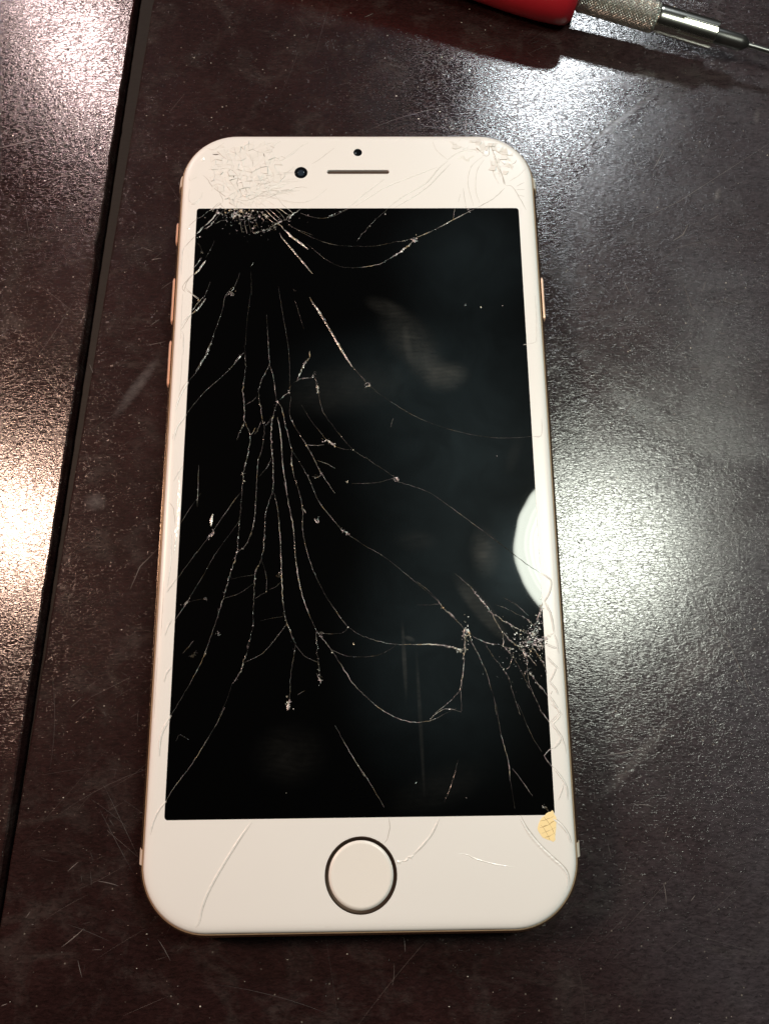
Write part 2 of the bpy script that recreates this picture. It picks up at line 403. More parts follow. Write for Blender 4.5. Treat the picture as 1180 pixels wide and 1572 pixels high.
# cover glass frame: curved outer edge, flat top, opening for the display
GI = 1.12
gp = [(GI+1.4, 6.05), (GI, 6.05), (GI, 6.40), (GI+.07, 6.62), (GI+.22, 6.80), (GI+.50, 6.945), (GI+.9, 7.035), (GI+1.4, 7.08), (GI+2.1, 7.1)]
rg = [[(x, y, z) for x, y in rrect(HX-i, HY-i, R-i, 16)] for i, z in gp]
DX, DY = 29.27, 52.05
rg.append([(x, y, 7.1) for x, y in rrect(DX, DY, .55, 16)])
rg.append([(x, y, 6.05) for x, y in rrect(DX, DY, .55, 16)])
v, f = loft(rg); n = len(rg[0]); k0 = len(rg)-1
for i in range(n):
    j = (i+1) % n; f.append((k0*n+i, k0*n+j, j, i))
glass = mesh('front_glass', v, f, M['bezel'], phone)
HYC = -60.0; HR = 5.35                                        # home button
def cutter(rings_):
    v, f = loft(rings_, True, True); return mesh('cut', v, f, M['slot'])
cuts = [cutter([circ(.07, HYC, HR, 6.2), circ(.07, HYC, HR, 8)]),
        cutter([[(x, y, z) for x, y in rrect(5.75, .42, .41, 8, 0, 59.68)] for z in (6.2, 8)]),
        cutter([circ(-10.52, 59.55, 1.22, 6.2, 32), circ(-10.52, 59.55, 1.22, 8, 32)]),
        cutter([circ(-.06, 63.87, .80, 6.2, 32), circ(-.06, 63.87, .80, 8, 32)])]
for c in cuts:
    m = glass.modifiers.new('cut', 'BOOLEAN'); m.object = c; m.operation = 'DIFFERENCE'; m.solver = 'EXACT'
bpy.context.view_layer.update()
me = bpy.data.meshes.new_from_object(glass.evaluated_get(bpy.context.evaluated_depsgraph_get()))
glass.modifiers.clear(); glass.data = me
me.polygons.foreach_set('use_smooth', [True]*len(me.polygons)); me.set_sharp_from_angle(angle=math.radians(28))
for c in cuts: bpy.data.objects.remove(c)
# display
ring = [(x, y, 7.094) for x, y in rrect(DX-.012, DY-.012, .54, 8)]
bot = [(x, y, 6.2) for x, y, z in ring]
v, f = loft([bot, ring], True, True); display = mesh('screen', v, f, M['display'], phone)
# home button
v, f = loft([circ(.07, HYC, HR-.03, 6.4), circ(.07, HYC, HR-.03, 7.10), circ(.07, HYC, HR-.08, 7.108), circ(.07, HYC, HR-.30, 7.075), circ(.07, HYC, HR-.56, 7.03), circ(.07, HYC, HR-.56, 6.4)])
hb = []
for i in range(9):
    r = (HR-.57)*(1-i/9); hb.append(circ(.07, HYC, max(r, .02), 7.045-.05*(1-(r/(HR-.57))**2), 48))
v2, f2 = loft([circ(.07, HYC, HR-.57, 6.4)]+hb, False, True)
home = mesh('home_button', v2, f2, M['home'], phone, smooth=True)
mesh('ring', v, f, M['ring'], home, sharp=60)
# earpiece: recessed grille with a fine weave of bars
v, f = loft([[(x, y, z) for x, y in rrect(5.72, .40, .39, 8, 0, 59.68)] for z in (6.2, 6.72)], True, True)
ear = mesh('earpiece', v, f, M['grille'], phone)
v = []; f = []
for i in range(54):
    x = -5.5+i*.207; b = len(v)
    v += [(x, 59.3, 6.73), (x+.08, 59.3, 6.76), (x+.08, 60.06, 6.76), (x, 60.06, 6.73)]; f.append((b, b+1, b+2, b+3))
mesh('mesh_weave', v, f, M['slot'], ear)
v, f = loft([[(x, y, z) for x, y in rrect(a, b_, b_-.01, 8, 0, 59.66)] for a, b_, z in ((5.98, .62, 7.1), (5.95, .58, 7.125), (5.82, .49, 7.125), (5.78, .45, 7.1))])
mesh('slot_rim', v, f, M['bezel'], ear, smooth=True)
# camera and sensor
def lens(name, cx, cy, r):
    v, f = loft([circ(cx, cy, r-.01, 6.3, 32), circ(cx, cy, r-.01, 7.06, 32), circ(cx, cy, r*.86, 7.07, 32), circ(cx, cy, r*.55, 7.02, 32), circ(cx, cy, r*.3, 7.0, 32), circ(cx, cy, .02, 6.99, 32)], True, True)
    return mesh(name, v, f, M['black'], phone, sharp=40)
fc = lens('front_camera', -10.52, 59.55, 1.22)
v, f = loft([circ(-10.52, 59.55, .62, 7.03, 32), circ(-10.52, 59.55, .55, 7.06, 32), circ(-10.52, 59.55, .30, 7.05, 32), circ(-10.52, 59.55, .02, 7.07, 32)], False, True)
mesh('lens', v, f, mat_plain('lens_coat', (.02, .03, .045), .05, spec=1), fc, smooth=True)
lens('proximity_sensor', -.06, 63.87, .80)

# ------------------------------------------------------------ cracks (traced on the glass, millimetres)
SCREEN_CRACKS = [
([(-22.09,36.3),(-23.48,34.41),(-23.85,31.84),(-25.06,27.45),(-25.98,24.12),(-27.64,20.5),(-29.2,18.23)],0.1,0.35,0.2),
([(-25.71,24.78),(-26.12,23.62),(-26.9,22.14),(-27.93,20.18)],0.32,0.4,0.5),
([(-21.43,37.95),(-21.95,36.21),(-22.68,34.92),(-23.44,34.45)],0.12,0.4,0.3),
([(-22.4,35.13),(-22.25,34.88)],0.4,0.7,1),
([(-17.89,51.54),(-15.84,49.49),(-14.12,48.58),(-13.41,47.67),(-12.59,46.88)],0.18,0.5,0.4),
([(-13.41,47.67),(-12.59,46.88),(-11.78,45.98),(-10.58,45.09),(-8.97,43.63)],0.42,0.8,0.2),
([(-14.19,47.0),(-13.77,46.1),(-12.55,44.53),(-10.53,41.86),(-8.13,38.78)],0.26,0.75,0.2),
([(-8.61,34.18),(-7.91,32.8),(-6.96,31.43),(-4.92,27.7),(-2.6,23.34),(-1.08,20.86)],0.4,0.8,0.2),
([(-1.08,20.86),(1.05,18.39)],0.1,0.5,0.1),
([(-1.36,21.31),(-0.12,19.7),(1.35,17.84),(3.06,16.38)],0.08,0.5,0.1),
([(0.98,17.58),(1.55,18.1),(1.84,17.44),(1.3,17.31)],0.25,0.85,1),
([(2.74,16.43),(6.33,13.83),(9.31,11.9),(13.17,10.13),(17.92,8.67),(22.68,7.86),(26.27,7.83),(30.79,8.12)],0.07,0.4,0.2),
([(-19.76,25.08),(-19.46,20.46),(-19.8,16.88),(-19.4,13.67),(-19.31,11.12),(-18.34,8.59),(-18.54,5.48),(-19.17,2.09),(-19.33,-1.86)],0.14,0.45,0.8),
([(-19.26,0.37),(-19.52,-5.04),(-19.87,-11.52),(-20.63,-14.4),(-21.37,-17.26),(-21.98,-19.8),(-22.59,-22.04)],0.15,0.45,0.9),
([(-22.59,-22.04),(-23.45,-24.8),(-24.3,-27.54),(-25.42,-30.25),(-27.43,-33.98),(-29.04,-36.87)],0.08,0.35,0.4),
([(-19.87,23.59),(-21.47,21.45),(-23.79,18.85),(-26.4,16.27),(-29.21,12.45)],0.07,0.3,0.2),
([(-19.78,23.76),(-20.6,22.77),(-21.47,21.45)],0.26,0.4,0.5),
([(-16.08,30.79),(-15.75,26.07),(-15.51,22.74),(-15.39,21.42),(-16.54,18.81),(-17.13,16.22),(-16.7,13.65),(-16.33,11.1),(-15.94,9.84),(-16.21,6.39),(-16.87,3.61),(-17.0,-1.88)],0.11,0.45,0.7),
([(-17.01,0.36),(-17.08,-4.17),(-17.34,-7.14),(-18.35,-10.07),(-19.82,-11.52)],0.12,0.5,0.6),
([(-15.39,21.42),(-14.74,19.45),(-14.46,17.82),(-14.03,14.92)],0.08,0.35,0.2),
([(-14.46,17.99),(-14.24,16.21),(-14.03,14.92)],0.12,0.5,0.2),
([(-14.02,14.6),(-14.42,12.36),(-14.69,11.09),(-14.75,7.32),(-14.37,3.59),(-14.24,-1.9)],0.15,0.7,0.9),
([(-14.29,0.34),(-14.39,-1.48),(-15.33,-4.78),(-15.49,-9.51),(-15.84,-12.72),(-16.73,-14.44),(-16.85,-17.3),(-16.91,-20.13),(-16.86,-23.49)],0.14,0.55,0.8),
([(-16.86,-23.49),(-17.55,-26.52),(-18.29,-29.24),(-19.19,-31.39),(-19.84,-32.19)],0.18,0.5,1),
([(-19.84,-32.19),(-20.58,-34.59),(-21.58,-36.95)],0.06,0.25,0.2),
([(-14.03,14.92),(-13.09,13.31),(-12.44,10.45),(-11.32,6.05),(-11.27,3.57),(-10.49,0.5),(-9.87,-1.78)],0.13,0.5,0.7),
([(-10.48,0.31),(-9.81,-1.82),(-9.3,-4.53),(-9.19,-8.39),(-7.98,-13.07),(-5.94,-17.69),(-3.94,-20.82),(-1.83,-23.64),(0.83,-25.33)],0.09,0.4,0.4),
([(-13.81,11.72),(-13.14,8.25),(-12.75,3.58),(-11.9,-1.92)],0.14,0.75,0.4),
([(-12.39,0.32),(-11.58,-3.61),(-10.79,-7.49),(-10.27,-13.05),(-9.34,-17.94),(-8.16,-21.34),(-6.73,-24.42)],0.14,0.7,0.4),
([(-6.73,-24.42),(-4.47,-27.2),(-2.52,-30.22),(-0.86,-32.67),(0.78,-34.29)],0.11,0.6,0.3),
([(0.78,-34.28),(2.59,-35.87),(4.8,-37.26),(6.8,-38.06),(8.81,-38.38),(11.23,-38.02),(13.28,-37.07),(14.92,-36.4)],0.09,0.55,0.3),
([(10.74,-38.08),(11.74,-37.16),(12.74,-36.54),(13.88,-36.39),(15.66,-36.89)],0.09,0.5,0.4),
([(-14.1,-1.48),(-13.29,-5.09),(-12.72,-11.58),(-12.48,-16.2),(-11.96,-21.3),(-10.63,-25.21)],0.13,0.65,0.5),
([(-12.15,-21.3),(-11.65,-22.7),(-10.63,-25.21),(-10.18,-26.59),(-10.43,-28.51)],0.2,0.5,1),
([(-10.43,-28.51),(-10.8,-31.21),(-10.87,-34.96)],0.07,0.35,0.5),
([(-10.79,-34.7),(-10.99,-35.49),(-11.11,-36.42)],0.42,0.95,1),
([(-11.5,-22.98),(-13.14,-25.19),(-15.3,-27.64),(-18.03,-28.97)],0.06,0.35,0.2),
([(-10.19,-26.32),(-8.63,-28.12),(-6.68,-29.09)],0.06,0.35,0.2),
([(-6.87,-24.42),(-6.7,-27.45),(-6.4,-29.91),(-6.1,-32.07)],0.16,0.45,1),
([(-6.67,-30.72),(-6.33,-31.53),(-6.05,-32.07)],0.3,0.7,1),
([(-6.73,-24.42),(-5.88,-25.26),(-6.17,-24.43),(-5.75,-24.57)],0.25,0.5,1),
([(-6.73,-24.56),(-4.21,-24.72),(-2.53,-24.46),(-1.83,-23.64)],0.06,0.3,0.2),
([(-4.47,-27.2),(-1.97,-28.19),(0.81,-28.35)],0.07,0.4,0.2),
([(0.81,-28.36),(2.58,-28.18),(4.07,-27.61),(5.71,-26.61)],0.07,0.4,0.2),
([(0.83,-25.24),(3.2,-25.99),(5.72,-26.46),(9.73,-26.5),(13.29,-26.74),(16.24,-27.45)],0.1,0.65,0.3),
([(13.28,-26.83),(14.47,-26.99),(15.64,-27.35),(16.29,-27.53)],0.32,0.85,0.8),
([(-11.57,15.55),(-11.57,11.71),(-8.96,6.97),(-7.6,4.47),(-6.4,2.0),(-4.03,-1.67)],0.12,0.5,0.5),
([(-8.14,0.29),(-6.64,-3.05),(-4.88,-5.46),(-3.13,-7.55)],0.09,0.45,0.3),
([(-3.13,-7.55),(-2.56,-8.0),(-1.69,-8.75)],0.3,0.85,1),
([(-1.69,-8.75),(0.9,-10.53)],0.06,0.35,0.2),
([(0.9,-10.57),(3.64,-12.14),(6.05,-14.02),(9.63,-17.1),(12.59,-19.7)],0.07,0.4,0.2),
([(-11.61,17.48),(-12.1,16.19),(-13.43,14.91)],0.2,0.6,0.8),
([(-10.63,18.45),(-10.04,19.76),(-9.46,21.39),(-8.47,22.71)],0.34,0.5,0.8),
([(-8.47,22.71),(-8.48,23.87)],0.14,0.7,0.3),
([(-11.22,17.97),(-9.88,18.78),(-8.06,18.93),(-7.62,20.07),(-7.31,19.74)],0.18,0.6,0.8),
([(-7.76,19.74),(-7.13,17.46),(-6.88,16.0)],0.28,0.5,0.9),
([(-6.88,16.16),(-6.19,12.95),(-4.38,10.08),(-1.39,6.29),(0.98,4.41)],0.09,0.4,0.3),
([(1.01,4.57),(2.63,3.32),(4.1,2.38),(6.29,0.68)],0.05,0.3,0.2),
([(5.41,0.75),(6.0,0.93),(6.43,0.62),(6.14,0.38)],0.25,0.8,1),
([(5.55,0.84),(2.9,0.1),(-1.21,-0.02)],0.06,0.3,0.2),
([(5.64,0.52),(11.22,-1.47),(14.89,-4.06),(19.41,-7.59),(24.17,-11.39)],0.07,0.4,0.2),
([(20.01,-7.91),(24.17,-11.39),(26.81,-13.58),(29.46,-15.45)],0.12,0.12,0.2),
([(-8.96,6.81),(-7.33,6.64),(-5.84,6.79)],0.08,0.5,0.4),
([(-5.85,7.26),(-5.4,7.57),(-4.81,7.1),(-3.91,6.47)],0.35,0.95,1),
([(-3.91,6.47),(-2.58,5.99),(-0.8,5.82)],0.06,0.35,0.2),
([(-9.8,13.93),(-8.27,11.37),(-6.15,8.51),(-5.25,7.26)],0.06,0.3,0.2),
([(-11.32,6.05),(-9.65,3.25),(-8.44,1.1),(-7.24,-1.65)],0.07,0.35,0.4),
([(-7.86,1.24),(-7.12,1.09),(-6.39,1.54),(-6.46,2.15)],0.2,0.75,1),
([(-7.0,4.0),(-5.52,3.53),(-4.04,2.6)],0.09,0.35,0.4),
([(-14.67,4.21),(-15.52,2.68),(-16.65,1.16)],0.1,0.45,0.3),
([(-19.31,10.96),(-19.86,9.55),(-20.54,7.83)],0.25,0.4,0.6),
([(-16.57,10.95),(-17.03,9.53),(-17.61,8.75)],0.22,0.5,0.6),
([(-18.34,8.59),(-17.91,8.9),(-17.49,9.85)],0.1,0.4,0.4),
([(-17.35,15.58),(-18.23,14.62),(-19.26,14.14)],0.1,0.4,0.7),
([(-14.41,12.04),(-15.14,11.1),(-15.86,10.15)],0.16,0.45,0.9),
([(-14.19,36.27),(-13.13,30.1),(-12.26,25.05),(-11.88,20.75),(-11.82,17.49)],0.05,0.25,0.2),
([(-11.18,33.5),(-10.36,30.76),(-9.55,28.05)],0.04,0.2,0.2),
([(-18.88,36.29),(-19.46,30.12),(-19.61,25.08)],0.04,0.2,0.2),
([(-26.7,3.37),(-26.61,-1.8)],0.07,0.35,0.1),
([(-26.62,0.43),(-26.6,-3.79)],0.08,0.4,0.1),
([(-19.36,-1.14),(-20.89,-3.24),(-22.8,-6.21)],0.08,0.5,0.2),
([(-22.8,-6.21),(-24.69,-9.14),(-26.57,-11.75),(-29.48,-16.04)],0.05,0.35,0.2),
([(-22.14,-9.9),(-23.69,-12.36),(-25.0,-14.94),(-27.47,-19.46),(-29.41,-22.53)],0.07,0.5,0.3),
([(-27.86,-20.02),(-27.39,-19.32),(-27.54,-19.75)],0.25,0.6,1),
([(-26.18,-1.54),(-27.8,-4.08),(-29.12,-6.45)],0.05,0.3,0.1),
([(-19.62,-6.23),(-20.99,-8.29),(-22.08,-9.75)],0.04,0.2,0.1),
([(-16.77,-15.16),(-18.75,-15.43),(-20.72,-15.84)],0.05,0.3,0.2),
([(-17.01,-16.59),(-19.22,-18.13),(-21.45,-18.82)],0.06,0.3,0.2),
([(-14.93,-18.03),(-15.83,-18.45),(-16.66,-19.0)],0.06,0.3,0.2),
([(-12.76,-16.48),(-13.32,-17.05),(-14.44,-17.61)],0.05,0.25,0.2),
([(-15.84,-12.72),(-15.22,-14.45),(-14.9,-16.18),(-14.93,-18.03)],0.07,0.4,0.4),
([(-12.23,-21.91),(-13.76,-22.12),(-15.72,-22.52)],0.04,0.2,0.2),
([(-27.47,-19.46),(-25.94,-19.14),(-24.54,-18.93)],0.05,0.25,0.6),
([(-24.0,-5.01),(-24.19,-6.05),(-24.2,-7.08)],0.5,0.8,0.3),
([(-23.95,-7.53),(-23.81,-8.27),(-24.28,-8.7),(-24.55,-9.0)],0.28,0.7,1),
([(-26.19,-25.6),(-26.98,-26.56),(-27.76,-27.5)],0.16,0.5,0.3),
([(-25.7,-27.25),(-26.22,-27.93),(-26.77,-27.92)],0.3,0.4,1),
([(-24.69,-18.79),(-24.4,-18.93)],0.25,0.5,1),
([(-22.49,-24.54),(-22.21,-24.6)],0.25,0.4,1),
([(-24.04,-27.27),(-24.42,-28.09)],0.25,0.5,0.7),
([(-13.5,-15.33),(-12.78,-15.62),(-13.08,-15.05),(-12.52,-14.48)],0.22,0.6,1),
([(-7.34,-5.89),(-6.76,-6.63),(-6.76,-5.74)],0.22,0.6,1),
([(-9.25,-4.23),(-8.66,-4.98)],0.16,0.5,0.8),
([(0.78,-33.49),(0.78,-33.49)],0.02,0.1,0),
([(-9.65,-34.04),(-8.56,-33.39)],0.08,0.3,0.3),
([(-20.89,-35.81),(-22.16,-38.46),(-23.86,-41.36),(-25.82,-44.51),(-27.79,-47.06),(-29.16,-49.3)],0.07,0.55,0.3),
([(-28.13,-40.73),(-27.72,-39.86),(-27.1,-40.01),(-26.17,-40.52)],0.06,0.2,0.3),
([(-3.84,-38.67),(-2.0,-41.91),(0.72,-46.28)],0.08,0.45,0.2),
([(-1.25,-43.2),(1.29,-46.87),(3.63,-50.64)],0.08,0.4,0.2),
([(9.27,-16.52),(11.0,-17.92),(12.62,-19.59)],0.09,0.5,0.3),
([(12.62,-19.59),(13.27,-20.76),(14.78,-22.04),(16.46,-23.98)],0.22,0.75,0.7),
([(16.46,-24.07),(17.03,-24.36),(17.4,-24.85),(16.81,-25.13),(16.54,-24.55)],0.45,0.8,1),
([(17.21,-24.75),(18.34,-25.52),(19.47,-26.1),(20.99,-26.54),(22.71,-26.9),(24.23,-27.48)],0.16,0.65,0.8),
([(9.19,-20.28),(11.14,-20.3),(12.8,-20.12)],0.08,0.5,0.3),
([(9.06,-26.57),(10.98,-26.45),(12.9,-26.61),(14.62,-27.0)],0.13,0.7,0.3),
([(16.56,-23.98),(16.59,-25.7),(16.63,-27.21),(16.39,-28.72)],0.34,0.7,1),
([(16.39,-28.72),(16.17,-30.96),(15.55,-33.64)],0.15,0.6,0.5),
([(15.29,-27.29),(15.76,-27.58),(16.14,-27.59)],0.4,0.9,1),
([(16.01,-32.22),(15.73,-33.5),(13.91,-35.33),(11.67,-37.0)],0.12,0.6,0.3),
([(15.73,-33.5),(15.76,-36.76)],0.07,0.4,0.2),
([(17.46,-25.7),(18.62,-27.99),(19.41,-29.88)],0.13,0.65,0.5),
([(19.41,-29.88),(19.93,-31.19),(20.48,-33.7)],0.08,0.4,0.3),
([(19.67,-30.53),(20.7,-33.99),(21.13,-37.39)],0.05,0.3,0.2),
([(21.1,-35.69),(21.69,-40.39)],0.05,0.3,0.2),
([(21.69,-40.39),(22.63,-44.41),(22.72,-47.14)],0.1,0.6,0.3),
([(22.81,-47.14),(23.25,-51.04)],0.05,0.3,0.2),
([(19.57,-26.11),(20.74,-28.01),(22.36,-30.28)],0.12,0.6,0.9),
([(22.36,-30.28),(23.25,-31.6),(23.72,-33.64)],0.14,0.65,0.9),
([(23.67,-33.45),(24.17,-35.16),(24.78,-37.43)],0.08,0.4,0.3),
([(15.4,-15.2),(16.73,-16.4),(17.87,-17.49)],0.09,0.4,0.5),
([(17.87,-17.49),(19.36,-19.36),(21.02,-21.52)],0.22,0.7,0.9),
([(21.02,-21.52),(21.73,-23.07),(22.62,-24.71)],0.14,0.6,0.5),
([(22.62,-24.71),(24.28,-26.34),(25.58,-27.31)],0.2,0.7,0.9),
([(25.58,-27.31),(26.66,-28.64),(27.74,-29.97)],0.15,0.6,1),
([(21.02,-21.61),(23.28,-23.18),(24.41,-23.86),(25.54,-24.45)],0.17,0.75,0.9),
([(25.54,-24.45),(26.49,-24.84),(28.04,-24.86)],0.2,0.7,1),
([(24.22,-23.86),(25.13,-25.02),(25.86,-25.79),(26.42,-26.18)],0.1,0.5,0.5),
([(22.98,-19.2),(24.41,-20.0),(25.91,-21.18),(26.93,-22.16)],0.08,0.5,0.4),
([(21.66,-20.26),(23.58,-21.06),(25.86,-22.24)],0.08,0.5,0.6),
([(25.86,-22.24),(26.89,-22.83),(27.54,-23.51)],0.2,0.8,1),
([(29.3,-20.04),(28.94,-21.21),(28.36,-22.75),(28.01,-23.71)],0.42,0.6,1),
([(27.83,-23.51),(27.88,-24.28),(27.64,-25.04),(28.44,-24.67)],0.5,0.75,1),
([(28.51,-23.42),(29.2,-23.33)],0.12,0.7,0.6),
([(22.62,-24.8),(22.85,-26.14),(22.71,-26.9),(23.45,-27.66),(23.98,-28.61)],0.16,0.55,1),
([(23.98,-28.61),(23.83,-29.55),(23.11,-30.48)],0.12,0.35,1),
([(22.62,-26.8),(23.18,-27.19),(24.42,-27.39),(23.45,-27.57)],0.3,0.85,1),
([(24.35,-28.8),(24.78,-29.75),(25.56,-31.25),(26.24,-32.75),(26.66,-33.77)],0.14,0.4,1),
([(26.63,-30.98),(26.99,-31.45),(27.34,-32.02)],0.25,0.8,0.9),
([(27.34,-32.02),(27.77,-32.76),(28.66,-33.79)],0.2,0.8,0.9),
([(27.41,-32.34),(28.38,-33.36),(29.33,-34.65)],0.11,0.7,0.5),
([(26.18,-30.6),(26.62,-33.19),(27.65,-35.77),(28.29,-37.33)],0.1,0.5,0.8),
([(25.6,-26.93),(26.27,-28.82),(26.3,-29.95),(25.73,-31.63)],0.3,0.45,1),
([(27.15,-26.94),(28.21,-28.47),(28.9,-29.79),(29.35,-31.29)],0.2,0.55,1),
([(25.64,-26.17),(27.37,-26.38),(29.12,-26.2),(29.54,-25.64)],0.35,0.7,1),
([(26.44,-25.8),(27.54,-26.76),(29.07,-26.96),(29.4,-26.4)],0.3,0.7,1),
([(27.06,-25.04),(28.18,-25.81),(29.33,-25.92)],0.3,0.85,1),
([(24.53,-35.73),(26.54,-40.76),(27.86,-42.94)],0.05,0.35,0.2),
([(28.15,-43.56),(28.74,-44.48),(29.42,-45.35)],0.2,0.8,0.5),
([(28.07,-36.87),(29.42,-38.77)],0.12,0.6,0.5),
([(23.22,-45.33),(24.57,-47.17),(26.05,-49.29)],0.07,0.5,0.3),
([(22.71,-44.71),(22.78,-45.93)],0.16,0.6,0.5),
([(14.93,-44.01),(14.03,-47.03),(12.66,-50.01)],0.12,0.12,0.2),
([(28.15,-43.56),(28.84,-42.8),(29.74,-42.35)],0.12,0.6,0.4),
([(27.39,-50.8),(28.01,-51.11),(28.45,-51.71)],0.25,0.6,1),
([(21.1,51.84),(19.12,50.74),(17.15,49.58),(13.23,47.3),(10.32,45.97)],0.17,0.6,0.3),
([(10.32,45.97),(8.39,45.4),(6.79,45.16)],0.16,0.6,0.6),
([(6.79,45.16),(2.97,44.34),(-1.17,44.28)],0.08,0.5,0.5),
([(-1.17,44.28),(-4.09,44.55),(-7.03,45.48),(-10.57,47.34),(-12.95,49.08)],0.06,0.4,0.2),
([(10.48,46.05),(9.83,45.33),(10.62,45.33),(9.51,45.69)],0.35,0.6,1),
([(9.99,45.33),(8.69,44.08),(7.4,43.01),(5.64,41.77)],0.3,0.75,0.7),
([(5.64,41.77),(3.88,40.72),(1.67,40.2),(-1.17,39.92)],0.1,0.6,0.3),
([(-1.17,39.97),(-3.26,40.23),(-5.83,41.67),(-8.18,43.77),(-9.36,44.82)],0.05,0.35,0.2),
([(17.61,52.03),(17.21,49.65)],0.07,0.6,0.3),
([(5.45,52.16),(4.95,51.5),(3.49,50.04),(2.04,48.41),(0.75,46.79),(-0.21,45.35)],0.09,0.45,0.8),
([(-10.45,51.07),(-8.73,50.36),(-6.56,50.0),(-4.39,50.53),(-2.83,51.41),(-1.28,52.29)],0.07,0.5,0.4),
([(-5.63,50.0),(-4.39,50.88),(-2.52,51.76)],0.2,0.5,1),
([(19.97,52.03),(20.28,51.66)],0.3,0.8,1),
([(-21.6,51.77),(-21.32,49.5),(-20.95,47.13)],0.07,0.5,0.2),
([(-20.76,50.63),(-20.45,48.82),(-20.05,46.9)],0.09,0.5,0.2),
([(-20.06,50.63),(-19.71,48.82),(-19.32,47.24)],0.07,0.4,0.2),
([(-19.16,50.63),(-18.63,49.49),(-18.0,48.13)],0.07,0.4,0.2),
([(-18.8,52.0),(-18.07,50.86),(-17.04,49.49)],0.08,0.4,0.2),
([(-17.1,51.99),(-15.87,50.62),(-14.44,49.26)],0.12,0.55,0.3),
([(-16.3,51.99),(-14.87,50.62),(-13.84,49.6)],0.1,0.4,0.3),
([(-14.5,52.1),(-13.48,51.3),(-12.67,50.73)],0.14,0.6,0.5),
([(-15.3,52.11),(-13.87,50.73),(-13.35,49.94)],0.08,0.4,0.4),
([(-22.49,51.55),(-22.54,50.18),(-22.72,49.61)],0.1,0.4,0.8),
([(-19.08,47.91),(-18.86,46.9),(-17.97,47.35),(-17.18,47.34),(-16.59,47.79)],0.35,0.5,1),
([(-16.59,47.79),(-15.81,48.13),(-15.22,48.58),(-14.43,49.15),(-13.74,49.37)],0.35,0.55,1),
([(-16.28,47.23),(-15.99,47.68),(-15.8,47.9)],0.25,0.5,1),
([(-15.22,48.58),(-14.81,48.24),(-15.0,47.9)],0.25,0.6,1),
([(-13.74,49.37),(-13.05,49.82),(-12.66,50.39),(-12.17,50.84)],0.35,0.55,1),
([(-12.64,49.25),(-12.36,50.16),(-11.87,50.84),(-11.27,51.3),(-10.58,51.87)],0.25,0.5,1),
([(-12.73,48.58),(-10.82,47.67),(-8.21,46.54)],0.06,0.3,0.2),
([(-27.09,51.55),(-28.05,50.65),(-29.21,49.85)],0.07,0.4,0.4),
([(-25.4,51.78),(-26.05,50.41),(-26.99,49.17),(-27.75,48.49)],0.3,0.45,0.3),
([(-27.75,48.49),(-28.41,47.71),(-29.07,46.81)],0.35,0.4,0.4),
([(-24.4,51.78),(-25.26,50.64),(-26.2,49.28)],0.1,0.45,0.4),
([(-26.1,49.28),(-26.57,48.72),(-27.14,48.15),(-28.11,47.66)],0.2,0.5,1),
([(-23.95,50.3),(-24.22,49.62),(-25.01,49.39),(-25.98,48.83)],0.1,0.3,1),
([(-27.24,41.43),(-27.8,40.59),(-28.34,39.61),(-29.11,38.67)],0.36,0.85,0.2),
([(-27.96,42.13),(-28.41,41.25),(-29.15,40.16)],0.2,0.35,0.3),
([(-28.79,45.02),(-28.26,44.24),(-27.86,42.91)],0.08,0.3,0.8),
([(-27.18,42.13),(-26.37,43.9),(-25.84,45.46)],0.05,0.2,0.2),
([(-26.28,37.31),(-26.61,35.8),(-27.3,33.86)],0.06,0.25,0.3),
([(-19.25,40.17),(-18.68,41.0)],0.14,0.35,0.3),
([(-19.08,39.25),(-18.95,36.85),(-18.83,34.69)],0.04,0.2,0.2),
([(-21.07,39.04),(-21.33,37.95),(-21.77,36.65)],0.05,0.25,0.2),
([(-26.15,37.28),(-26.97,34.9)],0.06,0.3,0.2),
([(-26.87,34.05),(-27.78,32.54),(-29.08,31.03)],0.34,0.75,0.3),
([(-27.11,34.56),(-28.11,33.21),(-29.11,31.7)],0.14,0.35,0.5),
([(-25.51,25.88),(-26.05,24.24),(-26.45,23.26)],0.3,0.45,0.5),
([(-11.51,35.85),(-11.31,35.42),(-11.02,35.48)],0.08,0.3,0.5),
([(-22.58,35.26),(-22.25,34.75)],0.4,0.6,1),
([(5.38,9.86),(5.54,10.65),(5.85,11.44)],0.05,0.35,0.2),
([(-26.2,-16.98),(-27.6,-19.6),(-29.2,-22.19)],0.05,0.3,0.2),
([(23.03,-19.2),(24.94,-20.27),(26.66,-21.79)],0.06,0.3,0.2),
]
